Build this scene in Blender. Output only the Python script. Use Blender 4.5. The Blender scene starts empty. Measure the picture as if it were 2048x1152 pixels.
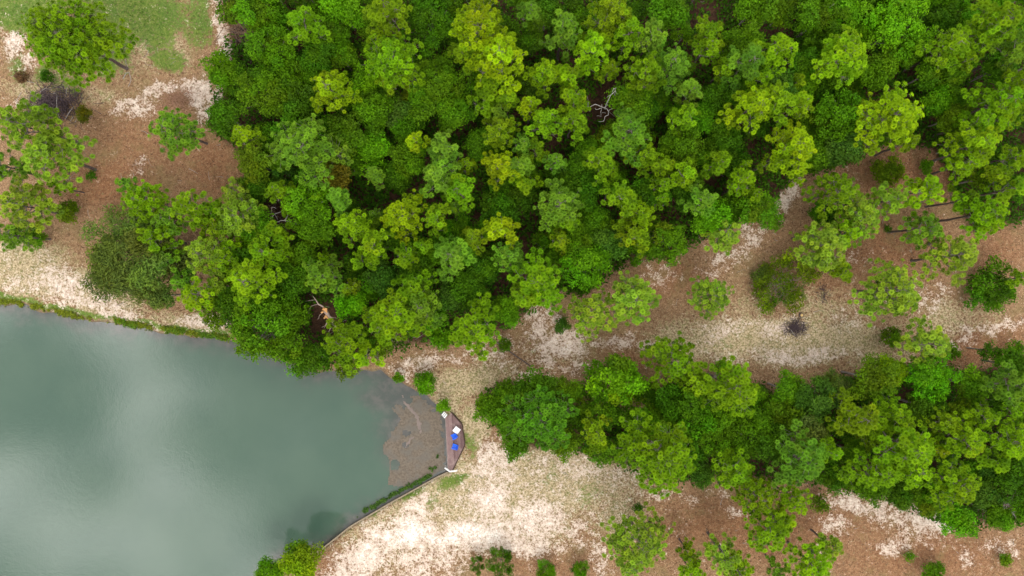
import bpy, math, random
import numpy as np
from mathutils import Vector

# ------------------------------------------------------------------ scene, camera, light
scene = bpy.context.scene
COL = scene.collection
CAM_H = 85.0                 # metres above the ground
PX = 16.0                    # photograph pixels per metre on the ground

cam_data = bpy.data.cameras.new("camera")
cam = bpy.data.objects.new("camera", cam_data)
COL.objects.link(cam)
cam.location = (0, 0, CAM_H)
cam.rotation_euler = (0, 0, 0)
cam_data.sensor_width = 36.0
cam_data.lens = 18.0 / (64.0 / CAM_H)
cam_data.clip_start = 0.5
cam_data.clip_end = 6000
scene.camera = cam

SUN_EL, SUN_AZ = math.radians(56), math.radians(172)   # azimuth clockwise from +Y
world = bpy.data.worlds.new("World")
scene.world = world
world.use_nodes = True
nt = world.node_tree
nt.nodes.clear()
w_out = nt.nodes.new("ShaderNodeOutputWorld")
w_bg = nt.nodes.new("ShaderNodeBackground")
w_bg.inputs["Strength"].default_value = 0.12
w_sky = nt.nodes.new("ShaderNodeTexSky")
w_sky.sky_type = 'NISHITA'
w_sky.sun_disc = False
w_sky.sun_elevation = SUN_EL
w_sky.sun_rotation = SUN_AZ
w_geo = nt.nodes.new("ShaderNodeTexCoord")
w_map = nt.nodes.new("ShaderNodeMapping")
w_map.inputs["Location"].default_value = (7.7, 2.9, 1.3)
w_map.inputs["Scale"].default_value = (1.0, 1.0, 1.6)
w_n = nt.nodes.new("ShaderNodeTexNoise")
w_n.inputs["Scale"].default_value = 5.5
w_n.inputs["Detail"].default_value = 4.0
w_n.inputs["Roughness"].default_value = 0.5
w_r = nt.nodes.new("ShaderNodeValToRGB")
w_r.color_ramp.elements[0].position = 0.48
w_r.color_ramp.elements[0].color = (6.6, 6.7, 6.7, 1)
w_r.color_ramp.elements[1].position = 0.66
w_r.color_ramp.elements[1].color = (43, 42.5, 41, 1)
w_mix = nt.nodes.new("ShaderNodeMix")
w_mix.data_type = 'RGBA'
w_mix.inputs[0].default_value = 0.94
nt.links.new(w_geo.outputs["Generated"], w_map.inputs["Vector"])
nt.links.new(w_map.outputs[0], w_n.inputs["Vector"])
nt.links.new(w_n.outputs["Fac"], w_r.inputs[0])
nt.links.new(w_sky.outputs[0], w_mix.inputs[6])
nt.links.new(w_r.outputs[0], w_mix.inputs[7])
nt.links.new(w_mix.outputs[2], w_bg.inputs[0])
nt.links.new(w_bg.outputs[0], w_out.inputs[0])

sun_d = bpy.data.lights.new("sun", 'SUN')
sun_d.energy = 1.4
sun_d.angle = math.radians(20)
sun_d.color = (1.0, 0.95, 0.86)
sun = bpy.data.objects.new("sun", sun_d)
COL.objects.link(sun)
sdir = Vector((math.sin(SUN_AZ) * math.cos(SUN_EL), math.cos(SUN_AZ) * math.cos(SUN_EL), math.sin(SUN_EL)))
sun.rotation_euler = sdir.to_track_quat('Z', 'Y').to_euler()
sun.location = (0, 0, 60)

scene.view_settings.view_transform = 'Standard'
scene.view_settings.look = 'None'
scene.view_settings.gamma = 1.0
scene.view_settings.use_curve_mapping = False
scene.view_settings.exposure = 0.08
scene.render.engine = 'CYCLES'
scene.cycles.max_bounces = 6
scene.cycles.diffuse_bounces = 3
scene.cycles.transmission_bounces = 3
scene.cycles.transparent_max_bounces = 4
scene.cycles.caustics_reflective = False
scene.cycles.caustics_refractive = False

RNG = np.random.default_rng(7)
random.seed(7)


def g(u, v, h=0.0):
    """A point of the place: what the camera sees at photograph pixel (u, v), at height h."""
    k = (CAM_H - h) / CAM_H
    return ((u - 1024.0) / PX * k, (576.0 - v) / PX * k)


def G(u, v, h=0.0):
    x, y = g(u, v, h)
    return np.array((x, y, h), float)


# ------------------------------------------------------------------ materials
class NT:
    def __init__(s, name):
        s.m = bpy.data.materials.new(name)
        s.m.use_nodes = True
        s.t = s.m.node_tree
        s.t.nodes.clear()
        s.out = s.t.nodes.new("ShaderNodeOutputMaterial")

    def node(s, typ, **kw):
        n = s.t.nodes.new(typ)
        for k, v in kw.items():
            setattr(n, k, v)
        return n

    def put(s, sock, v):
        if isinstance(v, bpy.types.NodeSocket):
            s.t.links.new(v, sock)
        elif v is not None:
            if isinstance(v, (tuple, list)) and len(v) == 3 and sock.type == 'RGBA':
                v = (*v, 1)
            sock.default_value = v

    def pos(s):
        """World position turned off the axes, so that no noise lattice lies in a flat surface."""
        m = s.node("ShaderNodeMapping")
        m.inputs["Rotation"].default_value = (0.61, 0.43, 0.29)
        m.inputs["Location"].default_value = (3.7, 1.3, 5.9)
        s.put(m.inputs[0], s.node("ShaderNodeNewGeometry").outputs["Position"])
        return m.outputs[0]

    def noise(s, scale, detail=3, rough=0.55, vec=None, dist=0.0):
        n = s.node("ShaderNodeTexNoise")
        s.put(n.inputs["Vector"], vec if vec is not None else s.pos())
        n.inputs["Scale"].default_value = scale
        n.inputs["Detail"].default_value = detail
        n.inputs["Roughness"].default_value = rough
        n.inputs["Distortion"].default_value = dist
        return n.outputs["Fac"]

    def math(s, op, a, b=None, c=None, clamp=False):
        n = s.node("ShaderNodeMath", operation=op)
        n.use_clamp = clamp
        s.put(n.inputs[0], a)
        if b is not None:
            s.put(n.inputs[1], b)
        if c is not None:
            s.put(n.inputs[2], c)
        return n.outputs[0]

    def step(s, x, lo, hi):
        n = s.node("ShaderNodeMapRange", interpolation_type='SMOOTHSTEP')
        s.put(n.inputs[0], x)
        s.put(n.inputs[1], lo)
        s.put(n.inputs[2], hi)
        return n.outputs[0]

    def mix(s, f, a, b, typ='MIX'):
        n = s.node("ShaderNodeMix", data_type='RGBA', blend_type=typ)
        s.put(n.inputs[0], f)
        s.put(n.inputs[6], a)
        s.put(n.inputs[7], b)
        return n.outputs[2]

    def attr(s, name, out="Fac"):
        n = s.node("ShaderNodeAttribute", attribute_name=name)
        return n.outputs[out]

    def sep(s, c):
        n = s.node("ShaderNodeSeparateColor")
        s.put(n.inputs[0], c)
        return n.outputs

    def bump(s, h, strength=0.4, dist=0.05):
        n = s.node("ShaderNodeBump")
        n.inputs["Strength"].default_value = strength
        n.inputs["Distance"].default_value = dist
        s.put(n.inputs["Height"], h)
        return n.outputs[0]

    def bsdf(s, col, rough=0.8, spec=0.3, normal=None, **kw):
        n = s.node("ShaderNodeBsdfPrincipled")
        s.put(n.inputs["Base Color"], col)
        s.put(n.inputs["Roughness"], rough)
        s.put(n.inputs["Specular IOR Level"], spec)
        if normal is not None:
            s.put(n.inputs["Normal"], normal)
        for k, v in kw.items():
            s.put(n.inputs[k], v)
        return n.outputs[0]

    def math_vec(s, p):
        n = s.node("ShaderNodeVectorMath", operation='ADD')
        s.put(n.inputs[0], p)
        n.inputs[1].default_value = (37.0, 11.0, 5.0)
        return n.outputs[0]

    def done(s, sh):
        s.t.links.new(sh, s.out.inputs[0])
        return s.m


def leaf_material(name, trans=0.35, var=0.5, spec=0.25, rough=0.5, tcol=(1.25, 1.2, 0.6)):
    n = NT(name)
    oi = n.node("ShaderNodeObjectInfo")
    tint = n.attr("tint")
    c = oi.outputs["Color"]
    # leaf-to-leaf colour differences: some older and duller, some fresher and yellower
    lo = n.mix(1.0, c, (0.58, 0.64, 0.7, 1), 'MULTIPLY')
    hi = n.mix(1.0, c, (1.36, 1.34, 1.1, 1), 'MULTIPLY')
    col = n.mix(n.step(tint, 0.0, 1.0), lo, hi)
    broad = n.noise(0.55, 2)
    col = n.mix(n.step(broad, 0.35, 0.7), col, n.mix(1.0, col, (1.12, 1.03, 0.8, 1), 'MULTIPLY'))
    d = n.bsdf(col, rough, spec)
    t = n.node("ShaderNodeBsdfTranslucent")
    n.put(t.inputs[0], n.mix(1.0, col, (*tcol, 1), 'MULTIPLY'))
    m = n.node("ShaderNodeMixShader")
    m.inputs[0].default_value = trans
    n.t.links.new(d, m.inputs[1])
    n.t.links.new(t.outputs[0], m.inputs[2])
    return n.done(m.outputs[0])


M = {}
M['needles'] = leaf_material("pine_needles", 0.3, spec=0.03, tcol=(1.15, 1.2, 0.5))
M['leaves'] = leaf_material("broad_leaves", 0.34, spec=0.06, rough=0.45)
M['blades'] = leaf_material("grass_blades", 0.3, spec=0.15)


def bark(name, a, b, scale=9):
    n = NT(name)
    p = n.pos()
    f = n.noise(scale, 4, 0.65, p)
    f2 = n.noise(2.2, 2, 0.5, p)
    col = n.mix(n.step(f, 0.35, 0.7), a, b)
    col = n.mix(n.math('MULTIPLY', f2, 0.35), col, (b[0] * 1.2, b[1] * 1.25, b[2] * 1.3))
    return n.done(n.bsdf(col, 0.9, 0.15, n.bump(f, 0.6, 0.03)))


M['bark'] = bark("pine_bark", (0.060, 0.044, 0.040), (0.150, 0.112, 0.100))
M['twig'] = bark("pine_twig_bark", (0.10, 0.08, 0.07), (0.22, 0.19, 0.17))
M['grey_wood'] = bark("weathered_grey_wood", (0.19, 0.165, 0.15), (0.40, 0.365, 0.34), 14)
M['brown_wood'] = bark("dead_brown_wood", (0.10, 0.06, 0.04), (0.26, 0.17, 0.11), 12)
M['pink_wood'] = bark("fresh_grey_pink_bark", (0.22, 0.15, 0.12), (0.42, 0.32, 0.27), 12)
M['rust_wood'] = bark("rusty_dead_brush", (0.20, 0.10, 0.06), (0.42, 0.25, 0.17), 12)
M['dark_wood'] = bark("charred_purple_brush", (0.035, 0.024, 0.028), (0.12, 0.085, 0.09), 14)
M['orange_wood'] = bark("fresh_split_wood", (0.44, 0.20, 0.065), (0.62, 0.35, 0.15), 12)
M['yellow_wood'] = bark("peeled_limb", (0.42, 0.27, 0.10), (0.62, 0.44, 0.2), 12)


def plain(name, col, rough=0.5, spec=0.4, amount=0.12, scale=20):
    n = NT(name)
    f = n.noise(scale, 3)
    dark = tuple(c * (1 - amount * 2) for c in col)
    return n.done(n.bsdf(n.mix(f, dark, col), rough, spec))


def planks_mat():
    n = NT("weathered_red_deck")
    oi = n.node("ShaderNodeObjectInfo")
    mp = n.node("ShaderNodeMapping")
    mp.inputs["Scale"].default_value = (14, 0.8, 14)
    n.put(mp.inputs[0], n.node("ShaderNodeNewGeometry").outputs["Position"])
    grain = n.noise(2.0, 5, 0.6, mp.outputs[0])
    wear = n.noise(1.1, 3, 0.6)
    a = n.mix(oi.outputs["Random"], (0.15, 0.088, 0.086), (0.275, 0.185, 0.178))
    col = n.mix(n.step(grain, 0.3, 0.75), n.mix(1.0, a, (0.7, 0.66, 0.66, 1), 'MULTIPLY'), a)
    col = n.mix(n.math('MULTIPLY', n.step(wear, 0.5, 0.75), 0.55), col, (0.36, 0.27, 0.25))
    return n.done(n.bsdf(col, 0.75, 0.25, n.bump(grain, 0.4, 0.01)))


M['planks'] = planks_mat()
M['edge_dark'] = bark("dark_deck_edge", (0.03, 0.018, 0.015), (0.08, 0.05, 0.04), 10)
M['edge_pale'] = bark("pale_deck_edge", (0.20, 0.145, 0.13), (0.34, 0.26, 0.24), 10)
M['wall_wood'] = bark("bulkhead_timber", (0.16, 0.125, 0.085), (0.30, 0.24, 0.17), 8)
M['blue'] = plain("blue_plastic", (0.003, 0.115, 0.75), 0.45, 0.25, 0.06)
M['white'] = plain("white_plastic", (0.80, 0.80, 0.81), 0.4, 0.4, 0.04)


def ground_material():
    n = NT("ground_soil")
    p = n.pos()
    r, gg, b = n.sep(n.attr("cover", "Color"))[:3]       # sand, green grass, dry straw
    r2, g2, b2 = n.sep(n.attr("cover2", "Color"))[:3]    # shaded leaf mould, red needle litter, wet/pond bed
    fine = n.noise(4.6, 4, 0.7, p)          # 20 cm crumbs
    patch = n.noise(0.95, 4, 0.6, p)
    mid = n.noise(2.1, 4, 0.6, p)           # half-metre clumps
    big = n.noise(0.35, 3, 0.6, p)
    vfine = n.noise(12.0, 2, 0.6, p)
    # pine straw and soil
    straw = n.noise(8.0, 3, 0.75, p)
    lit = n.mix(n.step(mid, 0.3, 0.72), (0.195, 0.108, 0.056), (0.315, 0.188, 0.104))
    lit = n.mix(n.step(straw, 0.50, 0.68), lit, (0.52, 0.355, 0.215))
    lit = n.mix(n.step(fine, 0.47, 0.34), lit, (0.085, 0.048, 0.028))
    red = n.mix(n.step(mid, 0.3, 0.7), (0.185, 0.080, 0.038), (0.285, 0.132, 0.066))
    red = n.mix(n.step(straw, 0.53, 0.70), red, (0.44, 0.25, 0.14))
    red = n.mix(n.step(fine, 0.46, 0.34), red, (0.085, 0.040, 0.022))
    lit = n.mix(n.math('MULTIPLY', g2, 0.8), lit, red)
    lit = n.mix(n.math('MULTIPLY', n.step(big, 0.50, 0.68), 0.40), lit, (0.20, 0.16, 0.065))
    # dry straw-coloured grass
    tan = n.mix(n.step(fine, 0.34, 0.64), (0.18, 0.14, 0.06), (0.57, 0.45, 0.29))
    tan = n.mix(n.step(straw, 0.52, 0.72), tan, (0.60, 0.48, 0.33))
    tan = n.mix(n.math('MULTIPLY', n.step(mid, 0.48, 0.64), .75), tan, n.mix(n.step(fine, 0.35, 0.65), (0.135, 0.135, 0.038), (0.27, 0.24, 0.10)))
    # short green grass
    gra = n.mix(n.step(mid, 0.32, 0.68), (0.075, 0.140, 0.018), (0.155, 0.205, 0.040))
    gra = n.mix(n.step(fine, 0.5, 0.7), gra, (0.225, 0.245, 0.07))
    gra = n.mix(n.math('MULTIPLY', n.step(big, 0.46, 0.62), 0.6), gra, n.mix(n.step(fine, .35, .65), (0.06, 0.125, 0.02), (0.11, 0.18, 0.035)))
    # bleached sand, broken up by crumbs of soil, dead needles and moss
    san = n.mix(n.step(mid, 0.3, 0.7), (0.47, 0.34, 0.265), (0.66, 0.53, 0.44))
    san = n.mix(n.step(vfine, 0.45, 0.75), san, (0.80, 0.70, 0.61))
    bright = n.mix(n.step(vfine, 0.3, 0.7), (0.84, 0.74, 0.66), (0.90, 0.84, 0.78))
    col = lit
    k = n.math('ADD', b, n.math('MULTIPLY', n.math('SUBTRACT', n.math('ADD', mid, n.math('MULTIPLY', fine, 0.6)), 0.8), 0.9))
    col = n.mix(n.step(k, 0.30, 0.66), col, tan)
    k = n.math('ADD', gg, n.math('MULTIPLY', n.math('SUBTRACT', n.math('ADD', mid, n.math('MULTIPLY', fine, 0.5)), 0.75), 1.0))
    col = n.mix(n.step(k, 0.34, 0.66), col, gra)
    brk = n.math('ADD', n.math('ADD', n.math('MULTIPLY', fine, 1.15), n.math('MULTIPLY', mid, 0.6)), n.math('ADD', n.math('MULTIPLY', straw, 0.5), n.math('MULTIPLY', patch, 0.9)))
    k = n.math('ADD', r, n.math('MULTIPLY', n.math('SUBTRACT', brk, 1.575), 1.45))
    col = n.mix(n.step(k, 0.30, 0.66), col, san)
    col = n.mix(n.step(k, 0.74, 1.25), col, bright)
    crumb = n.noise(3.6, 4, 0.75, n.math_vec(p))
    col = n.mix(n.math('MULTIPLY', n.step(crumb, 0.45, 0.34), 0.85), col, n.mix(n.step(mid, .4, .6), (0.20, 0.13, 0.085), (0.22, 0.19, 0.09)))
    # leaf mould under the trees
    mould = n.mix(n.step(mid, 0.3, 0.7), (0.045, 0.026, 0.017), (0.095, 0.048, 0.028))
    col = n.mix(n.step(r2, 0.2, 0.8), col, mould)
    wet = n.mix(n.step(mid, 0.3, 0.7), (0.085, 0.075, 0.06), (0.13, 0.115, 0.085))
    col = n.mix(b2, col, wet)
    h = n.math('ADD', n.math('MULTIPLY', fine, 1.3), n.math('MULTIPLY', mid, 1.5))
    return n.done(n.bsdf(col, 0.95, 0.1, n.bump(h, 0.9, 0.16)))


M['ground'] = ground_material()


def water_material():
    n = NT("pond_water")
    p = n.pos()
    sh = n.attr("shallow")
    a = n.noise(0.12, 3, 0.5, p)
    deep = n.mix(n.step(a, 0.3, 0.7), (0.047, 0.086, 0.062), (0.060, 0.100, 0.072))
    shal = n.mix(n.step(n.noise(0.9, 4, 0.6, p), 0.35, 0.7), (0.056, 0.058, 0.054), (0.098, 0.090, 0.083))
    k = n.math('ADD', sh, n.math('MULTIPLY', n.math('SUBTRACT', n.noise(0.45, 4, 0.6, p), 0.5), 0.7))
    col = n.mix(n.step(k, 0.15, 0.95), deep, shal)
    rip = n.math('ADD', n.noise(5.5, 2, 0.5, p), n.math('MULTIPLY', n.noise(1.4, 2, 0.5, p), 0.8))
    nb = n.bump(rip, 0.08, 0.05)
    return n.done(n.bsdf(col, 0.08, 0.5, nb, IOR=1.62))


M['water'] = water_material()


def algae_material():
    n = NT("floating_algae")
    p = n.pos()
    f = n.noise(4.0, 4, 0.65, p)
    c = n.mix(n.step(f, 0.3, 0.7), (0.086, 0.066, 0.047), (0.152, 0.121, 0.093))
    c = n.mix(n.step(n.noise(0.5, 3, 0.6, p), 0.45, 0.65), c, n.mix(f, (0.085, 0.074, 0.062), (0.135, 0.118, 0.098)))
    return n.done(n.bsdf(c, 0.75, 0.3, n.bump(f, 0.5, 0.04)))


M['algae'] = algae_material()
M['silt'] = plain("pale_pink_silt", (0.205, 0.160, 0.142), 0.7, 0.3, 0.18, 3)


# ------------------------------------------------------------------ mesh helpers (numpy)
class MB:
    """Collects triangles with a material slot and a per-point tint."""

    def __init__(s):
        s.v, s.f, s.m, s.t, s.n = [], [], [], [], 0

    def add(s, v, f, mat=0, tint=None):
        v = np.asarray(v, float)
        f = np.asarray(f, int)
        s.v.append(v)
        s.f.append(f + s.n)
        s.m.append(np.full(len(f), mat))
        s.t.append(np.full(len(v), 0.5) if tint is None else np.broadcast_to(tint, (len(v),)))
        s.n += len(v)

    def mesh(s, name, mats, smooth=False):
        me = bpy.data.meshes.new(name)
        v = np.concatenate(s.v)
        f = np.concatenate(s.f)
        me.vertices.add(len(v))
        me.vertices.foreach_set("co", v.ravel().astype(np.float32))
        me.loops.add(len(f) * 3)
        me.loops.foreach_set("vertex_index", f.ravel().astype(np.int32))
        me.polygons.add(len(f))
        me.polygons.foreach_set("loop_start", np.arange(0, len(f) * 3, 3, dtype=np.int32))
        me.polygons.foreach_set("material_index", np.concatenate(s.m).astype(np.int32))
        me.polygons.foreach_set("use_smooth", np.full(len(f), smooth))
        me.update(calc_edges=True)
        a = me.attributes.new("tint", 'FLOAT', 'POINT')
        a.data.foreach_set("value", np.concatenate(s.t).astype(np.float32))
        for m in mats:
            me.materials.append(m)
        return me


def tube(mb, pts, rad, sides=6, mat=0, cap=True):
    pts = np.asarray(pts, float)
    n = len(pts)
    rad = np.broadcast_to(np.asarray(rad, float), (n,))
    d = np.gradient(pts, axis=0)
    d /= np.linalg.norm(d, axis=1)[:, None] + 1e-9
    ref = np.array((0, 0, 1.0)) if abs(d[:, 2]).mean() < 0.85 else np.array((1.0, 0, 0))
    a = np.cross(d, ref)
    a /= np.linalg.norm(a, axis=1)[:, None] + 1e-9
    b = np.cross(d, a)
    th = np.arange(sides) * 2 * math.pi / sides
    v = pts[:, None] + rad[:, None, None] * (a[:, None] * np.cos(th)[None, :, None] + b[:, None] * np.sin(th)[None, :, None])
    v = v.reshape(-1, 3)
    f = []
    for i in range(n - 1):
        for j in range(sides):
            k = (j + 1) % sides
            p, q, r, t = i * sides + j, i * sides + k, (i + 1) * sides + k, (i + 1) * sides + j
            f += [(p, q, r), (p, r, t)]
    if cap:
        for e in (0, n - 1):
            for j in range(1, sides - 1):
                f.append((e * sides, e * sides + j, e * sides + j + 1))
    mb.add(v, f, mat)


def box(mb, c, size, rot=0.0, mat=0, tilt=None):
    """A box with slightly chamfered top edges; rot about z, tilt = optional 3x3 matrix."""
    sx, sy, sz = (x / 2 for x in size)
    ch = min(sx, sy, sz) * 0.3
    v = []
    for z, i in ((-sz, 0), (sz - ch, 0), (sz, ch)):
        v += [(-sx + i, -sy + i, z), (sx - i, -sy + i, z), (sx - i, sy - i, z), (-sx + i, sy - i, z)]
    v = np.array(v)
    if tilt is not None:
        v = v @ np.asarray(tilt).T
    cr, sr = math.cos(rot), math.sin(rot)
    R = np.array(((cr, -sr, 0), (sr, cr, 0), (0, 0, 1)))
    v = v @ R.T + np.asarray(c, float)
    f = [(0, 2, 1), (0, 3, 2), (8, 9, 10), (8, 10, 11)]
    for L in (0, 4):
        for j in range(4):
            k = (j + 1) % 4
            f += [(L + j, L + k, L + 4 + k), (L + j, L + 4 + k, L + 4 + j)]
    mb.add(v, f, mat)


def prism(mb, poly, z0, z1, mat=0):
    n = len(poly)
    a = sum(poly[i][0] * poly[(i + 1) % n][1] - poly[(i + 1) % n][0] * poly[i][1] for i in range(n))
    if a < 0:
        poly = poly[::-1]
    v = [(x, y, z0) for x, y in poly] + [(x, y, z1) for x, y in poly]
    f = []
    for i in range(1, n - 1):
        f += [(0, i + 1, i), (n, n + i, n + i + 1)]
    for i in range(n):
        k = (i + 1) % n
        f += [(i, k, n + k), (i, n + k, n + i)]
    mb.add(np.array(v), f, mat)


def clip_poly(poly, clip):
    """Sutherland-Hodgman; clip is convex and counter-clockwise."""
    out = list(poly)
    for i in range(len(clip)):
        a, b = clip[i], clip[(i + 1) % len(clip)]
        side = lambda p: (b[0] - a[0]) * (p[1] - a[1]) - (b[1] - a[1]) * (p[0] - a[0])
        src, out = out, []
        for j in range(len(src)):
            p, q = src[j], src[(j + 1) % len(src)]
            sp, sq = side(p), side(q)
            if sp >= 0:
                out.append(p)
            if sp * sq < 0:
                t = sp / (sp - sq)
                out.append((p[0] + t * (q[0] - p[0]), p[1] + t * (q[1] - p[1])))
        if len(out) < 3:
            return []
    return out


def obj(name, me, parent=None, loc=None, color=None):
    o = bpy.data.objects.new(name, me)
    COL.objects.link(o)
    if parent is not None:
        o.parent = parent
    if loc is not None:
        o.location = loc
    if color is not None:
        o.color = (*color, 1)
    return o


def tag(o, label=None, cat=None, group=None, kind=None):
    for k, v in (("label", label), ("category", cat), ("group", group), ("kind", kind)):
        if v:
            o[k] = v
    return o


def frames(axis, spin):
    """Rotation matrices that take +z to each axis, spun about it."""
    z = axis / np.linalg.norm(axis, axis=1)[:, None]
    ref = np.where(np.abs(z[:, 2:3]) < 0.9, np.array((0, 0, 1.0)), np.array((1.0, 0, 0)))
    x = np.cross(ref, z)
    x /= np.linalg.norm(x, axis=1)[:, None]
    y = np.cross(z, x)
    c, s = np.cos(spin)[:, None], np.sin(spin)[:, None]
    return np.stack((x * c + y * s, -x * s + y * c, z), axis=2)


def stamp(mb, tv, tf, pos, axis, scale, rng, mat=0, tint=None):
    """Copies of a template (verts tv, tris tf) at pos, +z along axis."""
    k = len(pos)
    if not k:
        return
    R = frames(np.asarray(axis, float), rng.uniform(0, 2 * math.pi, k))
    v = np.einsum('kij,nj->kni', R, tv) * np.asarray(scale)[:, None, None] + np.asarray(pos)[:, None]
    f = (tf[None] + (np.arange(k) * len(tv))[:, None, None]).reshape(-1, 3)
    if tint is None:
        tint = rng.uniform(0, 1, k)
    mb.add(v.reshape(-1, 3), f, mat, np.repeat(tint, len(tv)))


# ------------------------------------------------------------------ outlines in photograph pixels
SHORE = [(-420, 545), (-200, 575), (0, 607), (60, 618), (120, 632), (190, 645), (260, 655), (350, 668), (455, 682), (520, 700), (580, 728),
         (640, 742), (700, 738), (760, 742), (792, 760), (822, 778), (850, 790), (884, 826), (890, 842), (893, 880), (896, 930), (897, 943),
         (876, 952), (780, 1005), (700, 1052), (660, 1084), (640, 1100), (606, 1108), (556, 1122), (520, 1160), (470, 1320), (200, 1480), (-300, 1450), (-480, 1000)]
WALL_FROM = (897, 943)
WOOD1 = [(438, -70), (440, 0), (470, 70), (440, 120), (430, 150), (425, 260), (480, 310), (490, 360), (500, 420), (455, 560), (455, 650), (520, 700), (640, 735),
         (760, 712), (830, 690), (900, 690), (1010, 660), (1090, 600), (1170, 585), (1250, 528), (1340, 515), (1400, 480), (1480, 430), (1550, 400),
         (1590, 350), (1690, 335), (1760, 290), (1860, 300), (1890, 350), (1930, 460), (2048, 450), (2120, 440), (2120, -70)]
WOOD2 = [(950, 810), (985, 765), (1130, 765), (1180, 830), (1290, 840), (1330, 760), (1540, 770), (1620, 770), (1750, 735), (1850, 730), (1950, 740),
         (2048, 712), (2120, 700), (2120, 1050), (2000, 1040), (1940, 1050), (1870, 1040), (1780, 1000), (1680, 975), (1600, 960), (1400, 965), (1300, 955),
         (1200, 908), (1080, 892), (975, 850)]


def inside(poly, x, y):
    x, y = np.asarray(x, float), np.asarray(y, float)
    c = np.zeros(x.shape, bool)
    n = len(poly)
    for i in range(n):
        (x1, y1), (x2, y2) = poly[i], poly[(i + 1) % n]
        if y1 == y2:
            continue
        m = ((y1 > y) != (y2 > y)) & (x < (x2 - x1) * (y - y1) / (y2 - y1) + x1)
        c ^= m
    return c


def seg_dist(pts, x, y, closed=False):
    d = np.full(np.shape(x), 1e9)
    n = len(pts)
    for i in range(n if closed else n - 1):
        (x1, y1), (x2, y2) = pts[i], pts[(i + 1) % n]
        dx, dy = x2 - x1, y2 - y1
        t = np.clip(((x - x1) * dx + (y - y1) * dy) / (dx * dx + dy * dy + 1e-9), 0, 1)
        d = np.minimum(d, np.hypot(x - x1 - t * dx, y - y1 - t * dy))
    return d


def vnoise(x, y, s, seed=0):
    """Smooth value noise in numpy, 0..1."""
    r = np.random.default_rng(seed).random((64, 64))
    x, y = x / s, y / s
    xi, yi = np.floor(x).astype(int), np.floor(y).astype(int)
    fx, fy = x - xi, y - yi
    fx, fy = fx * fx * (3 - 2 * fx), fy * fy * (3 - 2 * fy)
    a, b = r[xi % 64, yi % 64], r[(xi + 1) % 64, yi % 64]
    c, d = r[xi % 64, (yi + 1) % 64], r[(xi + 1) % 64, (yi + 1) % 64]
    return (a * (1 - fx) + b * fx) * (1 - fy) + (c * (1 - fx) + d * fx) * fy


def fbm(x, y, s, seed=0):
    return (vnoise(x, y, s, seed) + 0.5 * vnoise(x, y, s / 2, seed + 1) + 0.25 * vnoise(x, y, s / 4, seed + 2)) / 1.75


# soft patches: (u, v, ru, rv, angle, weight)
def blobs(lst, u, v):
    out = np.zeros(np.shape(u))
    for (cu, cv, ru, rv, an, w) in lst:
        a = math.radians(an)
        du, dv = u - cu, v - cv
        p, q = (du * math.cos(a) + dv * math.sin(a)) / ru, (-du * math.sin(a) + dv * math.cos(a)) / rv
        val = w * np.exp(-(p * p + q * q) ** 1.4 * 0.9)
        out = np.maximum(out, val)
    return out


def strokes(lst, u, v):
    out = np.zeros(np.shape(u))
    for pts, wd, w in lst:
        d = seg_dist(pts, u, v) / wd
        out = np.maximum(out, w * np.exp(-d ** 2.4))
    return out


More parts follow.
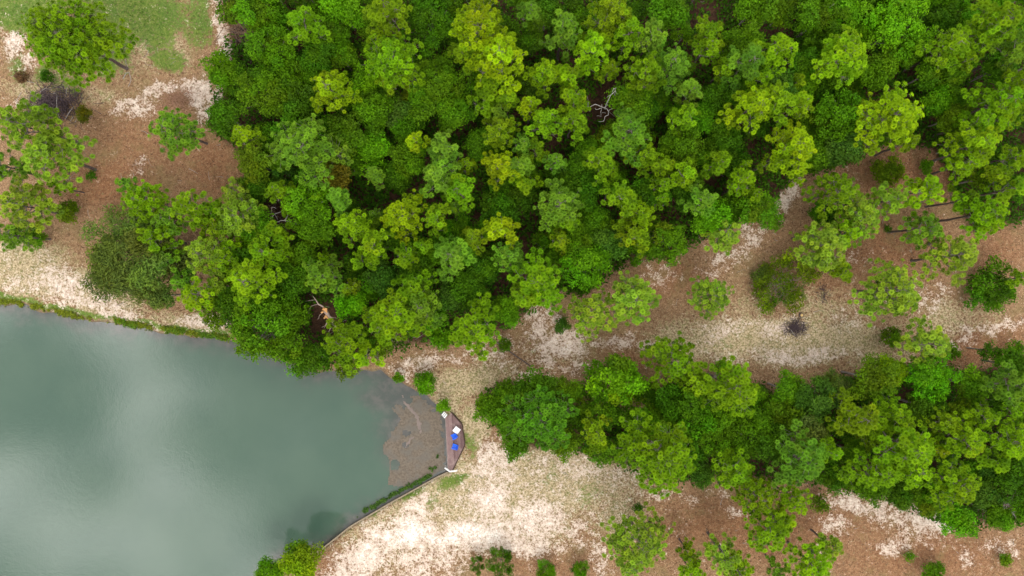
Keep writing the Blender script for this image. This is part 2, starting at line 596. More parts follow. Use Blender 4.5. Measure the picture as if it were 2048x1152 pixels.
SAND_B = [(28, 92, 24, 32, 30, .95), (48, 125, 32, 16, 0, .75), (15, 60, 16, 40, 10, .6), (30, 200, 30, 14, 0, .45), (70, 195, 25, 12, -30, .6),
          (275, 215, 40, 24, -10, .55), (245, 222, 16, 20, 0, .55), (400, 185, 34, 34, 0, .75), (325, 172, 60, 14, -12, .62), (385, 55, 16, 8, 0, .6), (285, 335, 16, 26, 30, .6),
          (415, 225, 22, 30, 0, .6), (300, 190, 45, 16, 0, .4),
          (50, 570, 60, 34, 15, .50), (130, 575, 70, 44, 25, .66), (220, 620, 70, 26, 25, .66), (410, 645, 60, 20, 8, .66), (300, 650, 60, 18, 10, .4), (20, 510, 34, 34, 0, .36), (90, 520, 30, 20, 0, .4),
          (835, 728, 60, 20, -22, .62), (900, 712, 34, 10, 15, .5), (985, 712, 40, 30, 20, .56), (985, 700, 70, 40, 0, .4), (1080, 655, 42, 44, 0, .60), (1130, 690, 60, 30, 10, .72), (1220, 690, 60, 18, -8, .60),
          (1085, 700, 44, 40, 0, .62), (1060, 745, 60, 26, 0, .42), (1140, 735, 60, 22, 0, .42),
          (1570, 395, 26, 44, 35, .56), (1500, 470, 34, 34, -30, .50), (1450, 520, 60, 30, -30, .42), (1320, 545, 40, 34, 0, .36), (1520, 580, 30, 30, 0, .36),
          (1560, 655, 70, 40, 0, .50), (1450, 660, 60, 40, 0, .46), (1600, 712, 130, 20, -2, .62), (1440, 712, 60, 14, 12, .5), (1700, 640, 70, 30, 0, .38), (1985, 655, 80, 22, -8, .55), (1900, 690, 60, 22, -15, .5), (1750, 600, 60, 30, 0, .34), (1860, 600, 60, 34, 0, .36),
          (1680, 380, 30, 30, 0, .3), (1700, 520, 80, 30, 0, .26),
          (985, 930, 66, 66, 0, .66), (1130, 940, 130, 50, 8, .56), (1240, 960, 60, 34, 30, .55), (1170, 1000, 110, 70, 0, .44), (1000, 1000, 300, 110, 5, .34),
          (850, 1010, 50, 36, -15, .80), (985, 1000, 50, 34, 30, .95), (800, 1065, 90, 42, -8, 1.0), (940, 1075, 120, 34, -4, .95), (1070, 1040, 70, 44, -20, .9), (1040, 1090, 90, 26, 0, .75),
          (720, 1115, 64, 46, 0, .80), (860, 1120, 90, 34, 0, .72), (1000, 1060, 140, 40, 0, .7), (700, 1165, 60, 40, 0, .7), (820, 1165, 120, 30, 0, .6), (1090, 960, 60, 40, 0, .5), (930, 960, 40, 34, 0, .35),
          (1200, 1110, 30, 50, -20, .5), (1150, 1060, 50, 40, 0, .5), (1245, 1040, 40, 40, 0, .35),
          (1700, 1005, 44, 28, 20, .70), (1770, 1020, 70, 34, 15, .58), (1670, 1050, 44, 22, 0, .55), (1775, 1088, 34, 20, -15, .72), (1860, 1045, 60, 20, 25, .85), (1840, 1060, 70, 34, 20, .45), (1830, 1075, 60, 30, 0, .36),
          (1435, 990, 30, 12, 0, .5), (1480, 1020, 26, 12, 0, .5), (1325, 985, 44, 10, 5, .5), (1380, 1005, 30, 10, 0, .36), (1640, 1095, 16, 30, 0, .45), (1935, 1120, 14, 24, 0, .5), (1990, 1095, 50, 24, 0, .4), (1925, 1060, 30, 12, 0, .36)]
SAND_S = [([(412, -20), (428, 20), (452, 60), (456, 110), (440, 150), (432, 200)], 18, .72), ([(240, 200), (300, 182), (360, 178), (430, 195)], 13, .6),
          ([(1100, 700), (1240, 690), (1330, 698)], 14, .55), ([(1590, 365), (1560, 420), (1520, 460)], 16, .5)]
GRASS_B = [(250, 20, 160, 60, 10, .95), (60, 30, 100, 60, 20, .95), (340, 120, 44, 26, 0, .8), (320, 60, 60, 60, 0, .7), (30, 135, 30, 40, 0, .7), (90, 150, 30, 30, 0, .6), (200, 95, 90, 60, 0, .8), (400, 60, 40, 44, 0, .65),
           (130, 172, 40, 24, 0, .5), (395, 20, 30, 60, 0, .6), (830, 985, 44, 14, -25, .7), (870, 1005, 30, 22, 0, .66), (900, 962, 40, 16, -28, .75), (940, 890, 18, 30, 10, .6), (1105, 950, 22, 44, 20, .5), (1175, 990, 50, 34, 0, .46),
           (1060, 905, 26, 40, 30, .42), (755, 1015, 50, 9, -30, .7), (1000, 880, 24, 24, 0, .4), (1180, 1060, 26, 20, 0, .45), (1520, 605, 40, 40, 0, .35), (1440, 690, 80, 20, 0, .35), (770, 1045, 40, 16, -30, .4),
           (40, 590, 60, 16, 10, .4), (1100, 735, 22, 22, 0, .36), (1060, 700, 16, 14, 0, .5), (1620, 760, 90, 14, -6, .42), (1550, 445, 30, 16, 0, .5), (1250, 1010, 60, 40, 0, .35)]
DRY_B = [(250, 90, 150, 80, 0, .55), (80, 175, 130, 40, 0, .55), (200, 190, 80, 30, 0, .5), (350, 100, 60, 60, 0, .5), (60, 540, 120, 70, 10, .8), (200, 590, 120, 60, 25, .75), (380, 645, 120, 34, 8, .6), (930, 760, 80, 40, 0, .75), (900, 800, 50, 80, 0, .7), (950, 850, 30, 60, 0, .75), (1000, 740, 110, 44, 0, .5), (1120, 690, 130, 70, 0, .45),
         (1550, 680, 300, 60, 0, .85), (1640, 620, 160, 60, 0, .5), (1480, 600, 100, 60, 0, .45), (1500, 500, 90, 60, -30, .3), (1900, 640, 160, 50, -5, .55), (1780, 720, 120, 30, -8, .6), (1100, 960, 220, 90, 0, .85), (950, 1000, 260, 120, 0, .8), (800, 1060, 200, 100, 0, .6), (1240, 1030, 90, 60, 0, .7), (1090, 1120, 120, 50, 0, .25), (1560, 420, 70, 60, 0, .3)]
RED_B = [(320, 300, 170, 80, 0, .7), (230, 370, 120, 60, 0, 1.0), (430, 340, 70, 90, 0, .9), (1830, 350, 170, 60, 0, 1.0), (1760, 500, 150, 80, 0, .9), (1990, 500, 80, 60, 0, .8), (1330, 555, 80, 40, 0, .8), (1950, 700, 120, 40, -12, 1.0), (1400, 690, 80, 20, 10, .8), (1500, 1060, 300, 70, 0, .9), (1850, 1110, 220, 60, 0, .9), (1640, 560, 90, 60, 0, .6), (670, 1110, 30, 60, 20, .8), (1100, 1130, 120, 30, 0, .6), (1280, 740, 60, 50, 0, .8)]

SHORE_M = [g(*p) for p in SHORE]
WATER_Z = -0.35


def shore_distance(x, y):
    """Signed distance to the pond's edge in metres, negative over the water."""
    d = seg_dist(SHORE_M, x, y, True)
    s = np.where(inside(SHORE_M, x, y), -d, d)
    natural = np.clip((np.hypot(x - g(760, 1020)[0], y - g(760, 1020)[1]) - 11) / 5, 0, 1)
    return s + natural * (fbm(x, y, 2.2, 5) - 0.5) * 1.3


# ------------------------------------------------------------------ ground
def build_ground():
    def axis(lo, hi, step, far):
        a = list(np.arange(lo, hi + 1e-6, step))
        out, s = [], step
        x = hi
        while x < far:
            s *= 1.7
            x += s
            out.append(x)
        left, s, x = [], step, lo
        while x > -far:
            s *= 1.7
            x -= s
            left.append(x)
        return np.array(left[::-1] + a + out)

    X, Y = axis(-69, 69, 0.36, 1500), axis(-41, 41, 0.36, 1500)
    x, y = np.meshgrid(X, Y)
    u, v = x * PX + 1024, 576 - y * PX
    near = (abs(x) < 120) & (abs(y) < 90)
    d = np.where(near, shore_distance(x, y), 99)
    z = (fbm(x, y, 7.0, 21) - 0.5) * 0.30 + (fbm(x, y, 1.6, 31) - 0.5) * 0.12
    z = np.where(near, z, 0)
    bank = np.clip(d / 1.0, 0, 1)
    z = WATER_Z + (z - WATER_Z) * bank
    z = np.where(d < 0, WATER_Z - np.minimum(-d * 0.35, 2.2), z)
    nx = (fbm(x, y, 3.0, 41) - 0.5) * 34
    ny = (fbm(x, y, 3.0, 51) - 0.5) * 34
    uu, vv = u + nx, v + ny
    sand = np.maximum(blobs(SAND_B, uu, vv), strokes(SAND_S, uu, vv))
    sand = sand * (0.72 + 0.5 * fbm(x, y, 2.4, 61))
    grass = blobs(GRASS_B, uu, vv) * (0.6 + 0.8 * fbm(x, y, 3.2, 71))
    sand = sand * (1 - 0.62 * np.clip(grass * 1.15, 0, 1))
    dry = blobs(DRY_B, uu, vv) * (0.7 + 0.6 * fbm(x, y, 2.8, 81))
    red = blobs(RED_B, uu, vv)
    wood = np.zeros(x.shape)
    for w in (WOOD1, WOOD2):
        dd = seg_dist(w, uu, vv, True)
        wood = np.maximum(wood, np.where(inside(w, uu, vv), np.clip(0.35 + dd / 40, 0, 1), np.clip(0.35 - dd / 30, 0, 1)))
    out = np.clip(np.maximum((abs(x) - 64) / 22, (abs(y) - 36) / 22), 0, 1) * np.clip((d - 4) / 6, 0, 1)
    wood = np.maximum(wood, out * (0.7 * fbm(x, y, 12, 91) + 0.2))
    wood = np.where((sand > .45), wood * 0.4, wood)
    wet = np.clip(1 - (d + 0.1) / 0.5, 0, 1)
    grassy_edge = np.clip(1 - np.abs(d - 0.8) / 0.9, 0, 1) * ((u < 460) & (v < 720))
    grass = np.maximum(grass, grassy_edge * 0.9)
    nxn, nyn = len(X), len(Y)
    idx = np.arange(nxn * nyn).reshape(nyn, nxn)
    q = np.stack((idx[:-1, :-1], idx[:-1, 1:], idx[1:, 1:], idx[1:, :-1]), -1).reshape(-1, 4)
    f = np.concatenate((q[:, [0, 1, 2]], q[:, [0, 2, 3]]))
    mb = MB()
    mb.add(np.stack((x, y, z), -1).reshape(-1, 3), f)
    me = mb.mesh("ground", [M['ground']], True)
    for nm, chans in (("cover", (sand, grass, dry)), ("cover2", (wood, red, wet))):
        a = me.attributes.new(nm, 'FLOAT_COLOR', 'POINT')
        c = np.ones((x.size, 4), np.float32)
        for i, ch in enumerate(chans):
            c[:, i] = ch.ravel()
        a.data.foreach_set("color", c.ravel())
    return tag(obj("ground", me), kind="structure")


ground = build_ground()


def ground_z(x, y):
    x, y = np.atleast_1d(np.asarray(x, float)), np.atleast_1d(np.asarray(y, float))
    z = (fbm(x, y, 7.0, 21) - 0.5) * 0.30 + (fbm(x, y, 1.6, 31) - 0.5) * 0.12
    d = shore_distance(x, y)
    z = WATER_Z + (z - WATER_Z) * np.clip(d, 0, 1)
    return np.where(d < 0, WATER_Z - np.minimum(-d * 0.35, 2.2), z)


def build_water():
    st = 0.5
    X, Y = np.arange(-100, -6, st), np.arange(-62, 4, st)
    x, y = np.meshgrid(X, Y)
    d = shore_distance(x, y)
    u, v = x * PX + 1024, 576 - y * PX
    sh = np.exp(-np.maximum(-d, 0) / 1.7) * 0.95
    east = blobs([(850, 870, 95, 110, 0, 1.0), (790, 790, 90, 44, 0, .8), (740, 760, 90, 26, 0, .6)], u, v)
    sh = np.clip(np.maximum(sh, east), 0, 1)
    keep = d < 1.5
    idx = np.full(x.shape, -1)
    cell = keep[:-1, :-1] | keep[1:, :-1] | keep[:-1, 1:] | keep[1:, 1:]
    used = np.zeros(x.shape, bool)
    for a in (slice(None, -1), slice(1, None)):
        for b in (slice(None, -1), slice(1, None)):
            used[a, b] |= cell
    idx[used] = np.arange(used.sum())
    q = np.stack((idx[:-1, :-1], idx[:-1, 1:], idx[1:, 1:], idx[1:, :-1]), -1)[cell]
    f = np.concatenate((q[:, [0, 1, 2]], q[:, [0, 2, 3]]))
    mb = MB()
    mb.add(np.stack((x[used], y[used], np.full(used.sum(), WATER_Z)), -1), f)
    me = mb.mesh("pond_water", [M['water']], True)
    a = me.attributes.new("shallow", 'FLOAT', 'POINT')
    a.data.foreach_set("value", sh[used].astype(np.float32))
    return tag(obj("pond_water", me), kind="structure")


water = build_water()


def grid_patch(name, x0, x1, y0, y1, st, score, z, mat, kind):
    """Ragged floating mat: the cells of a grid where score > 0, jittered and slightly domed."""
    X, Y = np.arange(x0, x1, st), np.arange(y0, y1, st)
    x, y = np.meshgrid(X, Y)
    s = score(x, y)
    cell = (s[:-1, :-1] + s[1:, 1:] + s[1:, :-1] + s[:-1, 1:]) / 4 > 0
    used = np.zeros(x.shape, bool)
    for a in (slice(None, -1), slice(1, None)):
        for b in (slice(None, -1), slice(1, None)):
            used[a, b] |= cell
    idx = np.full(x.shape, -1)
    idx[used] = np.arange(used.sum())
    q = np.stack((idx[:-1, :-1], idx[:-1, 1:], idx[1:, 1:], idx[1:, :-1]), -1)[cell]
    f = np.concatenate((q[:, [0, 1, 2]], q[:, [0, 2, 3]]))
    jx = x + RNG.uniform(-.3, .3, x.shape) * st
    jy = y + RNG.uniform(-.3, .3, x.shape) * st
    zz = z + np.clip(s, 0, 0.2) * 0.12 + RNG.uniform(0, 0.008, x.shape)
    mb = MB()
    mb.add(np.stack((jx[used], jy[used], zz[used]), -1), f)
    return tag(obj(name, mb.mesh(name, [mat], True)), kind=kind)


def algae_score(x, y):
    u, v = x * PX + 1024, 576 - y * PX
    b = np.maximum(blobs([(825, 915, 74, 84, 10, 1.0), (838, 850, 62, 60, 0, .85), (800, 960, 44, 40, 0, .9), (860, 820, 44, 40, 0, .62), (785, 820, 20, 22, 0, .55), (770, 775, 44, 14, 0, .45)], u, v), 0)
    hole = blobs([(790, 930, 9, 9, 0, .9), (812, 890, 18, 10, -30, .4), (812, 868, 10, 7, 0, .45), (790, 985, 26, 14, 0, .6), (770, 840, 18, 20, 0, .5)], u, v)
    d = shore_distance(x, y)
    s = b - hole - 0.22 - 0.62 * fbm(x, y, 1.1, 13) * 0.9 - 0.25 * vnoise(x, y, .35, 17) + 0.12
    s = np.where(u < 757 + 26 * fbm(x, y, 1.7, 3) + 7 * vnoise(x, y, .3, 4), -1, s)
    return np.where(d > -0.25, -1, s)


grid_patch("algae", g(745, 0)[0], g(900, 0)[0], g(0, 1010)[1], g(0, 765)[1], 0.16, algae_score, WATER_Z + 0.006, M['algae'], "stuff")


def silt_score(x, y):
    u, v = x * PX + 1024, 576 - y * PX
    s = strokes([([(800, 790), (815, 812), (828, 830), (838, 855)], 3.6, .8), ([(838, 848), (842, 862), (834, 866), (822, 882), (812, 896)], 4.2, .72), ([(838, 865), (846, 880)], 3, .6), ([(826, 820), (838, 846)], 5, .75)], u + (vnoise(x, y, .5, 7) - .5) * 9, v)
    return s - 0.2 - 0.62 * vnoise(x, y, .3, 23) - .2 * vnoise(x, y, 1.2, 29)


grid_patch("silt", g(785, 0)[0], g(860, 0)[0], g(0, 910)[1], g(0, 780)[1], 0.12, silt_score, WATER_Z + 0.035, M['silt'], "stuff")


# ------------------------------------------------------------------ tree parts
def tuft_template(seed, n1=18, n2=8):
    """One spray of long needles: an upper whorl that rises and arches outwards round an open middle, and a lower skirt."""
    r = np.random.default_rng(seed)
    v, f = [], []
    for ring, n in ((0, n1), (1, n2)):
        for i in range(n):
            th = (i + r.uniform(-.3, .3)) * 2 * math.pi / n + ring * 0.3
            if ring == 0:
                rm, zm, rt, zt, w = r.uniform(.36, .48), r.uniform(.48, .62), r.uniform(.80, 1.08), r.uniform(.34, .60), r.uniform(.10, .14)
            else:
                rm, zm, rt, zt, w = r.uniform(.45, .6), r.uniform(.02, .15), r.uniform(.75, 1.0), r.uniform(-.4, -.1), r.uniform(.10, .14)
            c, s = math.cos(th), math.sin(th)
            b = len(v)
            v += [(c * .06, s * .06, 0), (c * rm - s * w, s * rm + c * w, zm), (c * rm + s * w, s * rm - c * w, zm), (c * rt, s * rt, zt)]
            f += [(b, b + 2, b + 1), (b + 1, b + 2, b + 3)]
    return np.array(v), np.array(f)


TUFTS = [tuft_template(i) for i in range(4)]


def pine_proto(seed, R, H, nb=9, dens=1.0, low=0.52, tuft=0.385, top=0.97, extra=()):
    """Meshes of one pine: trunk, and boughs each with its own clusters of needles."""
    r = np.random.default_rng(seed)
    mb = MB()
    lean = r.uniform(-.25, .25, 2)
    zs = np.linspace(-0.3, H * top, 9)
    tp = np.stack((lean[0] * (zs / H) ** 2 + r.uniform(-.06, .06, 9), lean[1] * (zs / H) ** 2 + r.uniform(-.06, .06, 9), zs), -1)
    rb = 0.032 * R + 0.09
    tube(mb, tp, np.linspace(rb, 0.035, 9), 8, 0)
    trunk = mb.mesh("pine_trunk", [M['bark']], True)
    at = lambda z: np.array([np.interp(z, zs, tp[:, k]) for k in range(3)])
    boughs = []
    az = r.uniform(0, 6.28)
    for k in range(nb + 1 + len(extra)):
        wood, leaf = MB(), MB()
        if k == nb:            # leading shoot
            z0, L, d = H * 0.86, 0.30 * R + 0.5, np.array((lean[0] * .2, lean[1] * .2, 1.0))
            base = at(z0)
            end = at(H * top) + np.array((0, 0, H * (1 - top)))
            ctr, ax, bx, vz = end - np.array((0, 0, .45)), 0.42 * R ** .8, 0.42 * R ** .8, 0.35
            a1, a2 = np.array((1.0, 0, 0)), np.array((0, 1.0, 0))
        else:
            t = min((k + 0.5) / nb, 1)
            z0 = H * (low + (0.88 - low) * t) + r.uniform(-.25, .25)
            az += 2.399963 + r.uniform(-.35, .35)
            L = R * (1.0 - 0.52 * t) * r.uniform(.78, 1.12)
            d = np.array((math.cos(az), math.sin(az), 0.0))
            rise = L * r.uniform(.22, .5)
            if k > nb:         # single low limbs
                z0, a_, L = extra[k - nb - 1]
                az, rise, d = a_, .12 * L, np.array((math.cos(a_), math.sin(a_), 0.0))
            base = at(z0)
            end = base + d * L * 0.86 + np.array((0, 0, rise))
            ctr = base + d * L * 0.70 + np.array((0, 0, rise * .95 + .12))
            ax, bx, vz = 0.44 * L + .14, 0.36 * L + 0.28, 0.42
            if k > nb:
                ax, bx = ax * .62, bx * .5
            a1, a2 = d, np.array((-d[1], d[0], 0))
        s = np.linspace(0, 1, 5)[:, None]
        path = base * (1 - s) + end * s
        path[1:4, 2] += np.array((-.10, -.12, -.04)) * L * 0.5
        path[1:4] += r.uniform(-.06, .06, (3, 3)) * L * .5
        tube(wood, path, np.linspace(0.05 + 0.012 * L, 0.02, 5), 5, 0)
        n = max(4, int(math.pi * ax * bx / (tuft * tuft * 1.55) * dens * r.uniform(.85, 1.15)))
        pts, tries = [], 0
        while len(pts) < n and tries < n * 30:
            tries += 1
            q = r.normal(0, .56, 2)
            if q @ q > 1.5:
                continue
            p = ctr + a1 * q[0] * ax + a2 * q[1] * bx + np.array((0, 0, r.uniform(-1, 1) * vz + (1 - q @ q) * .30))
            if all(np.hypot(*(p[:2] - o[:2])) > tuft * 0.92 or abs(p[2] - o[2]) > tuft * 1.3 for o in pts):
                pts.append(p)
        pts = np.array(pts)
        for p in pts:
            j = int(np.argmin(np.linalg.norm(path[1:] - p, axis=1) + np.linspace(.5, 0, 4))) + 1
            o = path[max(j - 1, 0)] * .4 + path[j] * .6
            m = (o + p) / 2 + np.array((0, 0, -.10)) + r.uniform(-.06, .06, 3)
            tube(wood, [o, m, p], [0.022, 0.018, 0.014], 3, 0, False)
        axis = (pts - (ctr - np.array((0, 0, 1.6)))) * np.array((.55, .55, 0)) + np.array((0, 0, 1.2)) + r.uniform(-.35, .35, (len(pts), 3))
        sc = tuft * r.uniform(.82, 1.18, len(pts))
        which = r.integers(0, 4, len(pts))
        for w in range(4):
            sel = which == w
            stamp(leaf, *TUFTS[w], pts[sel] - np.array((0, 0, .12)), axis[sel], sc[sel], r, 0, np.clip(r.normal(.5, .24, sel.sum()), 0, 1))
        boughs.append((wood.mesh("pine_bough", [M['twig']], True), leaf.mesh("needle_cluster", [M['needles']])))
    return dict(kind='pine', R=R, H=H, trunk=trunk, boughs=boughs)


KITE_V = np.array([(0, 0, 0), (-.5, .45, .10), (0, 1, .02), (.5, .45, .10), (0, .5, 0)]) - np.array((0, .5, 0))
KITE_F = np.array([(0, 4, 1), (1, 4, 2), (0, 3, 4), (4, 3, 2)])


def leafy(mb, centres, radii, rng, size=0.36, width=0.55, cover=1.0, squash=0.85, up=0.45, zmin=-0.45, fill=0.0):
    """Sprays of leaf-sized faces over the upper shells of rounded lobes."""
    tv = KITE_V * np.array((size * width, size, size))
    per = 5
    for c, rad in zip(centres, radii):
        n = int(2 * math.pi * rad * rad * 1.5 * cover / (size * size * width * .55) / per)
        d = rng.normal(0, 1, (n * 2 + 8, 3))
        d /= np.linalg.norm(d, axis=1)[:, None]
        d = d[d[:, 2] > zmin][:n]
        k = len(d)
        rr = rad * (1 - np.abs(rng.normal(0, .15 + fill, k)) + rng.normal(0, .05, k) + .16 * (rng.random(k) < .14))
        p = np.asarray(c) + d * rr[:, None] * np.array((1, 1, squash))
        t = np.repeat(np.clip(rng.normal(.5, .22, k), 0, 1), per)
        d5 = np.repeat(d, per, 0)
        off = rng.normal(0, size * .62, (k * per, 3)) * np.array((1, 1, .45))
        off -= d5 * (np.linalg.norm(off, axis=1)[:, None] * .25)
        ax = d5 * .9 + np.array((0, 0, up)) + rng.normal(0, .40, (k * per, 3))
        stamp(mb, tv, KITE_F, np.repeat(p, per, 0) + off, ax, rng.uniform(.65, 1.25, k * per), rng, 0, np.clip(t + rng.normal(0, .14, k * per), 0, 1))


def broad_proto(seed, R, H, nb=5, size=0.30, width=0.55, cover=1.0, vs=0.75, lobes=3, trunk_r=None, up=0.45, fill=0.05, rough=1.0, lr=(.19, .38)):
    """Meshes of one broad-leaved tree or shrub: trunk with limbs, and uneven clumps of leaves."""
    r = np.random.default_rng(seed)
    mb = MB()
    zc = max(H - R * vs * 0.9, R * vs * .55)
    tr = trunk_r or (0.03 * R + 0.06)
    fork = np.array((r.uniform(-.1, .1), r.uniform(-.1, .1), max(zc * 0.55, .15)))
    tube(mb, [(0, 0, -.25), fork * .5 + r.uniform(-.03, .03, 3), fork], [tr, tr * .85, tr * .7], 7, 0)
    clumps = []
    az0 = r.uniform(0, 6.28)
    for k in range(nb + 1):
        leaf = MB()
        cs, rs = [], []
        reach = 1 + r.uniform(-.30, .16) * rough
        hi = r.uniform(-.34, .30) * R * rough
        for j in range(lobes):
            if k < nb:
                az = az0 + (k + r.uniform(-.4, .4) + (j - (lobes - 1) / 2) * .40) * 2 * math.pi / nb
                el = math.radians(r.uniform(-4, 55))
                rad = R * r.uniform(*lr)
                dist = (R - rad) * r.uniform(.72, 1.10) * reach
            else:
                az, el, rad = r.uniform(0, 6.28), math.radians(r.uniform(52, 90)), R * r.uniform(lr[0] * 1.2, lr[1] * 1.1)
                dist = (R - rad) * r.uniform(.6, 1.05)
            c = np.array((math.cos(az) * math.cos(el) * dist, math.sin(az) * math.cos(el) * dist, zc + math.sin(el) * dist * vs + hi * .6))
            cs.append(c)
            rs.append(rad)
            for _ in range(2):                       # smaller sprays round each lobe
                q = r.normal(0, 1, 3)
                q[2] = abs(q[2]) * .6
                q /= np.linalg.norm(q)
                cs.append(c + q * rad * r.uniform(.75, 1.15))
                rs.append(rad * r.uniform(.28, .5))
        m = np.mean(cs, axis=0)
        tube(mb, [fork, (fork + m) / 2 + np.array((0, 0, .1 * R)) + r.uniform(-.08, .08, 3) * R, m], [tr * .5, tr * .35, tr * .15], 5, 0)
        for c in cs[::3]:
            tube(mb, [(fork + m) / 2 + np.array((0, 0, .1 * R)), c], [tr * .25, tr * .1], 4, 0, False)
        leafy(leaf, cs, rs, r, size, width, cover * .8, vs + .1, up, fill=fill)
        clumps.append(leaf.mesh("leaf_clump", [M['leaves']]))
    return dict(kind='broad', R=R, H=H, trunk=mb.mesh("trunk", [M['twig']], True), clumps=clumps)


PINES = {}
for i, (R, H, nb) in enumerate([(1.35, 8.5, 6), (1.45, 9, 7), (1.4, 8, 6), (2.0, 10.5, 8), (2.1, 11, 8), (2.2, 10, 9), (2.0, 11.5, 7),
                                (2.9, 12, 9), (3.1, 12.5, 10), (2.8, 11.5, 9), (3.0, 13, 10), (3.9, 13, 12), (4.0, 13.5, 12)]):
    PINES.setdefault(1.4 if R < 1.8 else 2.1 if R < 2.5 else 3.0 if R < 3.5 else 4.0, []).append(pine_proto(100 + i, R, H, nb))
OPEN_PINES = {}
for i, (R, H, nb) in enumerate([(1.4, 6.5, 8), (2.1, 8.5, 11), (2.2, 9, 12), (3.0, 10, 14), (3.1, 10.5, 15), (2.9, 9.5, 13), (4.0, 11, 17)]):
    OPEN_PINES.setdefault(1.4 if R < 1.8 else 2.1 if R < 2.5 else 3.0 if R < 3.5 else 4.0, []).append(pine_proto(150 + i, R, H, nb, .70, .40, .37))
BROAD = {}
for i, (R, H, nb, sz) in enumerate([(1.5, 4.2, 4, .27), (1.6, 4.8, 4, .28), (1.4, 4.5, 4, .26), (2.3, 6, 5, .29), (2.4, 6.5, 5, .31), (2.2, 6.8, 5, .28), (2.5, 6.2, 6, .30),
                                    (3.2, 7.5, 6, .31), (3.4, 8, 6, .33), (3.1, 7, 6, .30), (3.3, 8.2, 6, .32)]):
    BROAD.setdefault(1.5 if R < 2 else 2.35 if R < 2.8 else 3.25, []).append(broad_proto(200 + i, R, H, nb, sz * .86, vs=random.Random(i).uniform(.6, .95), lobes=3 if R < 2.8 else 4, lr=(.19, .38) if R < 2.8 else (.14, .30), rough=1.15))
SHRUB = {}
for i, (R, H, nb, sz) in enumerate([(0.55, .9, 3, .17), (.6, 1.0, 3, .18), (1.1, 1.9, 4, .24), (1.2, 2.1, 4, .25), (1.15, 1.7, 5, .24), (2.1, 2.9, 5, .30), (2.2, 3.2, 6, .30)]):
    SHRUB.setdefault(.6 if R < .9 else 1.15 if R < 1.7 else 2.15, []).append(broad_proto(300 + i, R, H, nb, sz, vs=.8, lobes=3, trunk_r=.05, rough=.45))

PINE_C = dict(g=(0.122, 0.240, 0.006), y=(0.188, 0.300, 0.005), b=(0.108, 0.225, 0.017), l=(0.152, 0.285, 0.006), d=(0.066, 0.180, 0.010), o=(0.124, 0.215, 0.006), p=(0.172, 0.280, 0.022))
BROAD_C = dict(g=(0.080, 0.194, 0.005), l=(0.100, 0.260, 0.005), d=(0.055, 0.145, 0.005), o=(0.100, 0.180, 0.006), w=(0.115, 0.175, 0.034), y=(0.18, 0.32, 0.005), s=(0.064, 0.155, 0.016), r=(0.125, 0.135, 0.010), n=(0.16, 0.095, 0.055))
THINGS = []       # what the labels are written from


def jitter_col(c, r, a=0.12):
    k = 1 + r.uniform(-a, a)
    return tuple(max(0.0, x * k * (1 + r.uniform(-a, a) * .5)) for x in c)


def plant(proto, u, v, r_px, tone, name, cat, group, label=None, hfac=None, lift=0.0, seed=None, bough_tone=None, squash=1.0, spin=None):
    """Stands one tree so that its crown's middle shows at (u, v) with radius r_px."""
    rr = np.random.default_rng(seed if seed is not None else int(u * 7 + v * 13 + r_px))
    H = proto['H']
    cm = 0.78 * H if proto['kind'] == 'pine' else 0.66 * H
    s = r_px / PX * (CAM_H - cm) / CAM_H / proto['R']
    zs = (0.5 + 0.5 * s) * (hfac or rr.uniform(.93, 1.1))
    x, y = g(u, v, cm * zs)
    e = bpy.data.objects.new(name, None)
    e.empty_display_size = .5
    COL.objects.link(e)
    e.location = (x, y, float(ground_z(x, y)[0]) + lift)
    e.rotation_euler = (rr.uniform(-.03, .03), rr.uniform(-.03, .03), rr.uniform(0, 6.28) if spin is None else spin)
    e.scale = (s, s * squash, zs)
    tones = PINE_C if proto['kind'] == 'pine' else BROAD_C
    base = jitter_col(tones[tone], rr)
    obj("trunk", proto['trunk'], e)
    if proto['kind'] == 'pine':
        for wood, leaf in proto['boughs']:
            b = obj("bough", wood, e)
            obj("needles", leaf, b, color=jitter_col(base, rr, .13))
    else:
        for i, cl in enumerate(proto['clumps']):
            c = base
            if bough_tone and i in bough_tone:
                c = tones[bough_tone[i]]
            obj("foliage", cl, e, color=jitter_col(c, rr, .22))
    tag(e, None, cat, group)
    THINGS.append(dict(o=e, u=u, v=v, r=r_px, tone=tone, cat=cat, label=label, name=name))
    return e


def pick(table, m, rr):
    k = min(table, key=lambda q: abs(math.log(q / m)))
    return table[k][rr.integers(0, len(table[k]))]


def pine(u, v, r_px, tone, label=None, **kw):
    rr = np.random.default_rng(int(u * 31 + v * 17))
    open_ground = not (inside(WOOD1, u, v) or inside(WOOD2, u, v)) or tone == 'p'
    k = 1.0 if open_ground else 1.1
    return plant(pick(OPEN_PINES if open_ground else PINES, r_px / PX * .89 * k, rr), u, v, r_px * k, tone, "pine_tree", "pine", "pines of the wood and clearings", label, **kw)


def broad(u, v, r_px, tone, label=None, **kw):
    rr = np.random.default_rng(int(u * 31 + v * 17))
    return plant(pick(BROAD, r_px / PX * .94, rr), u, v, r_px * 1.1, tone, "broadleaf_tree", "tree", "broad-leaved trees of the wood", label, **kw)


def shrub(u, v, r_px, tone, label=None, **kw):
    rr = np.random.default_rng(int(u * 31 + v * 17))
    return plant(pick(SHRUB, r_px / PX * .97, rr), u, v, r_px, tone, "shrub", "shrub", "shrubs and bushes", label, **kw)


# ------------------------------------------------------------------ the trees, one by one
LAWN_PINE = pine_proto(900, 5.2, 12.5, 16, 1.0, .66, .37, extra=((5.0, .30, 5.2), (4.6, -1.25, 3.2), (6.0, 2.2, 3.0)))
plant(LAWN_PINE, 144, 74, 90, 'g', "pine_tree", "pine", "pines of the wood and clearings", "largest pine, alone on the green lawn, dark bare trunk showing", hfac=1.1, spin=0.0)

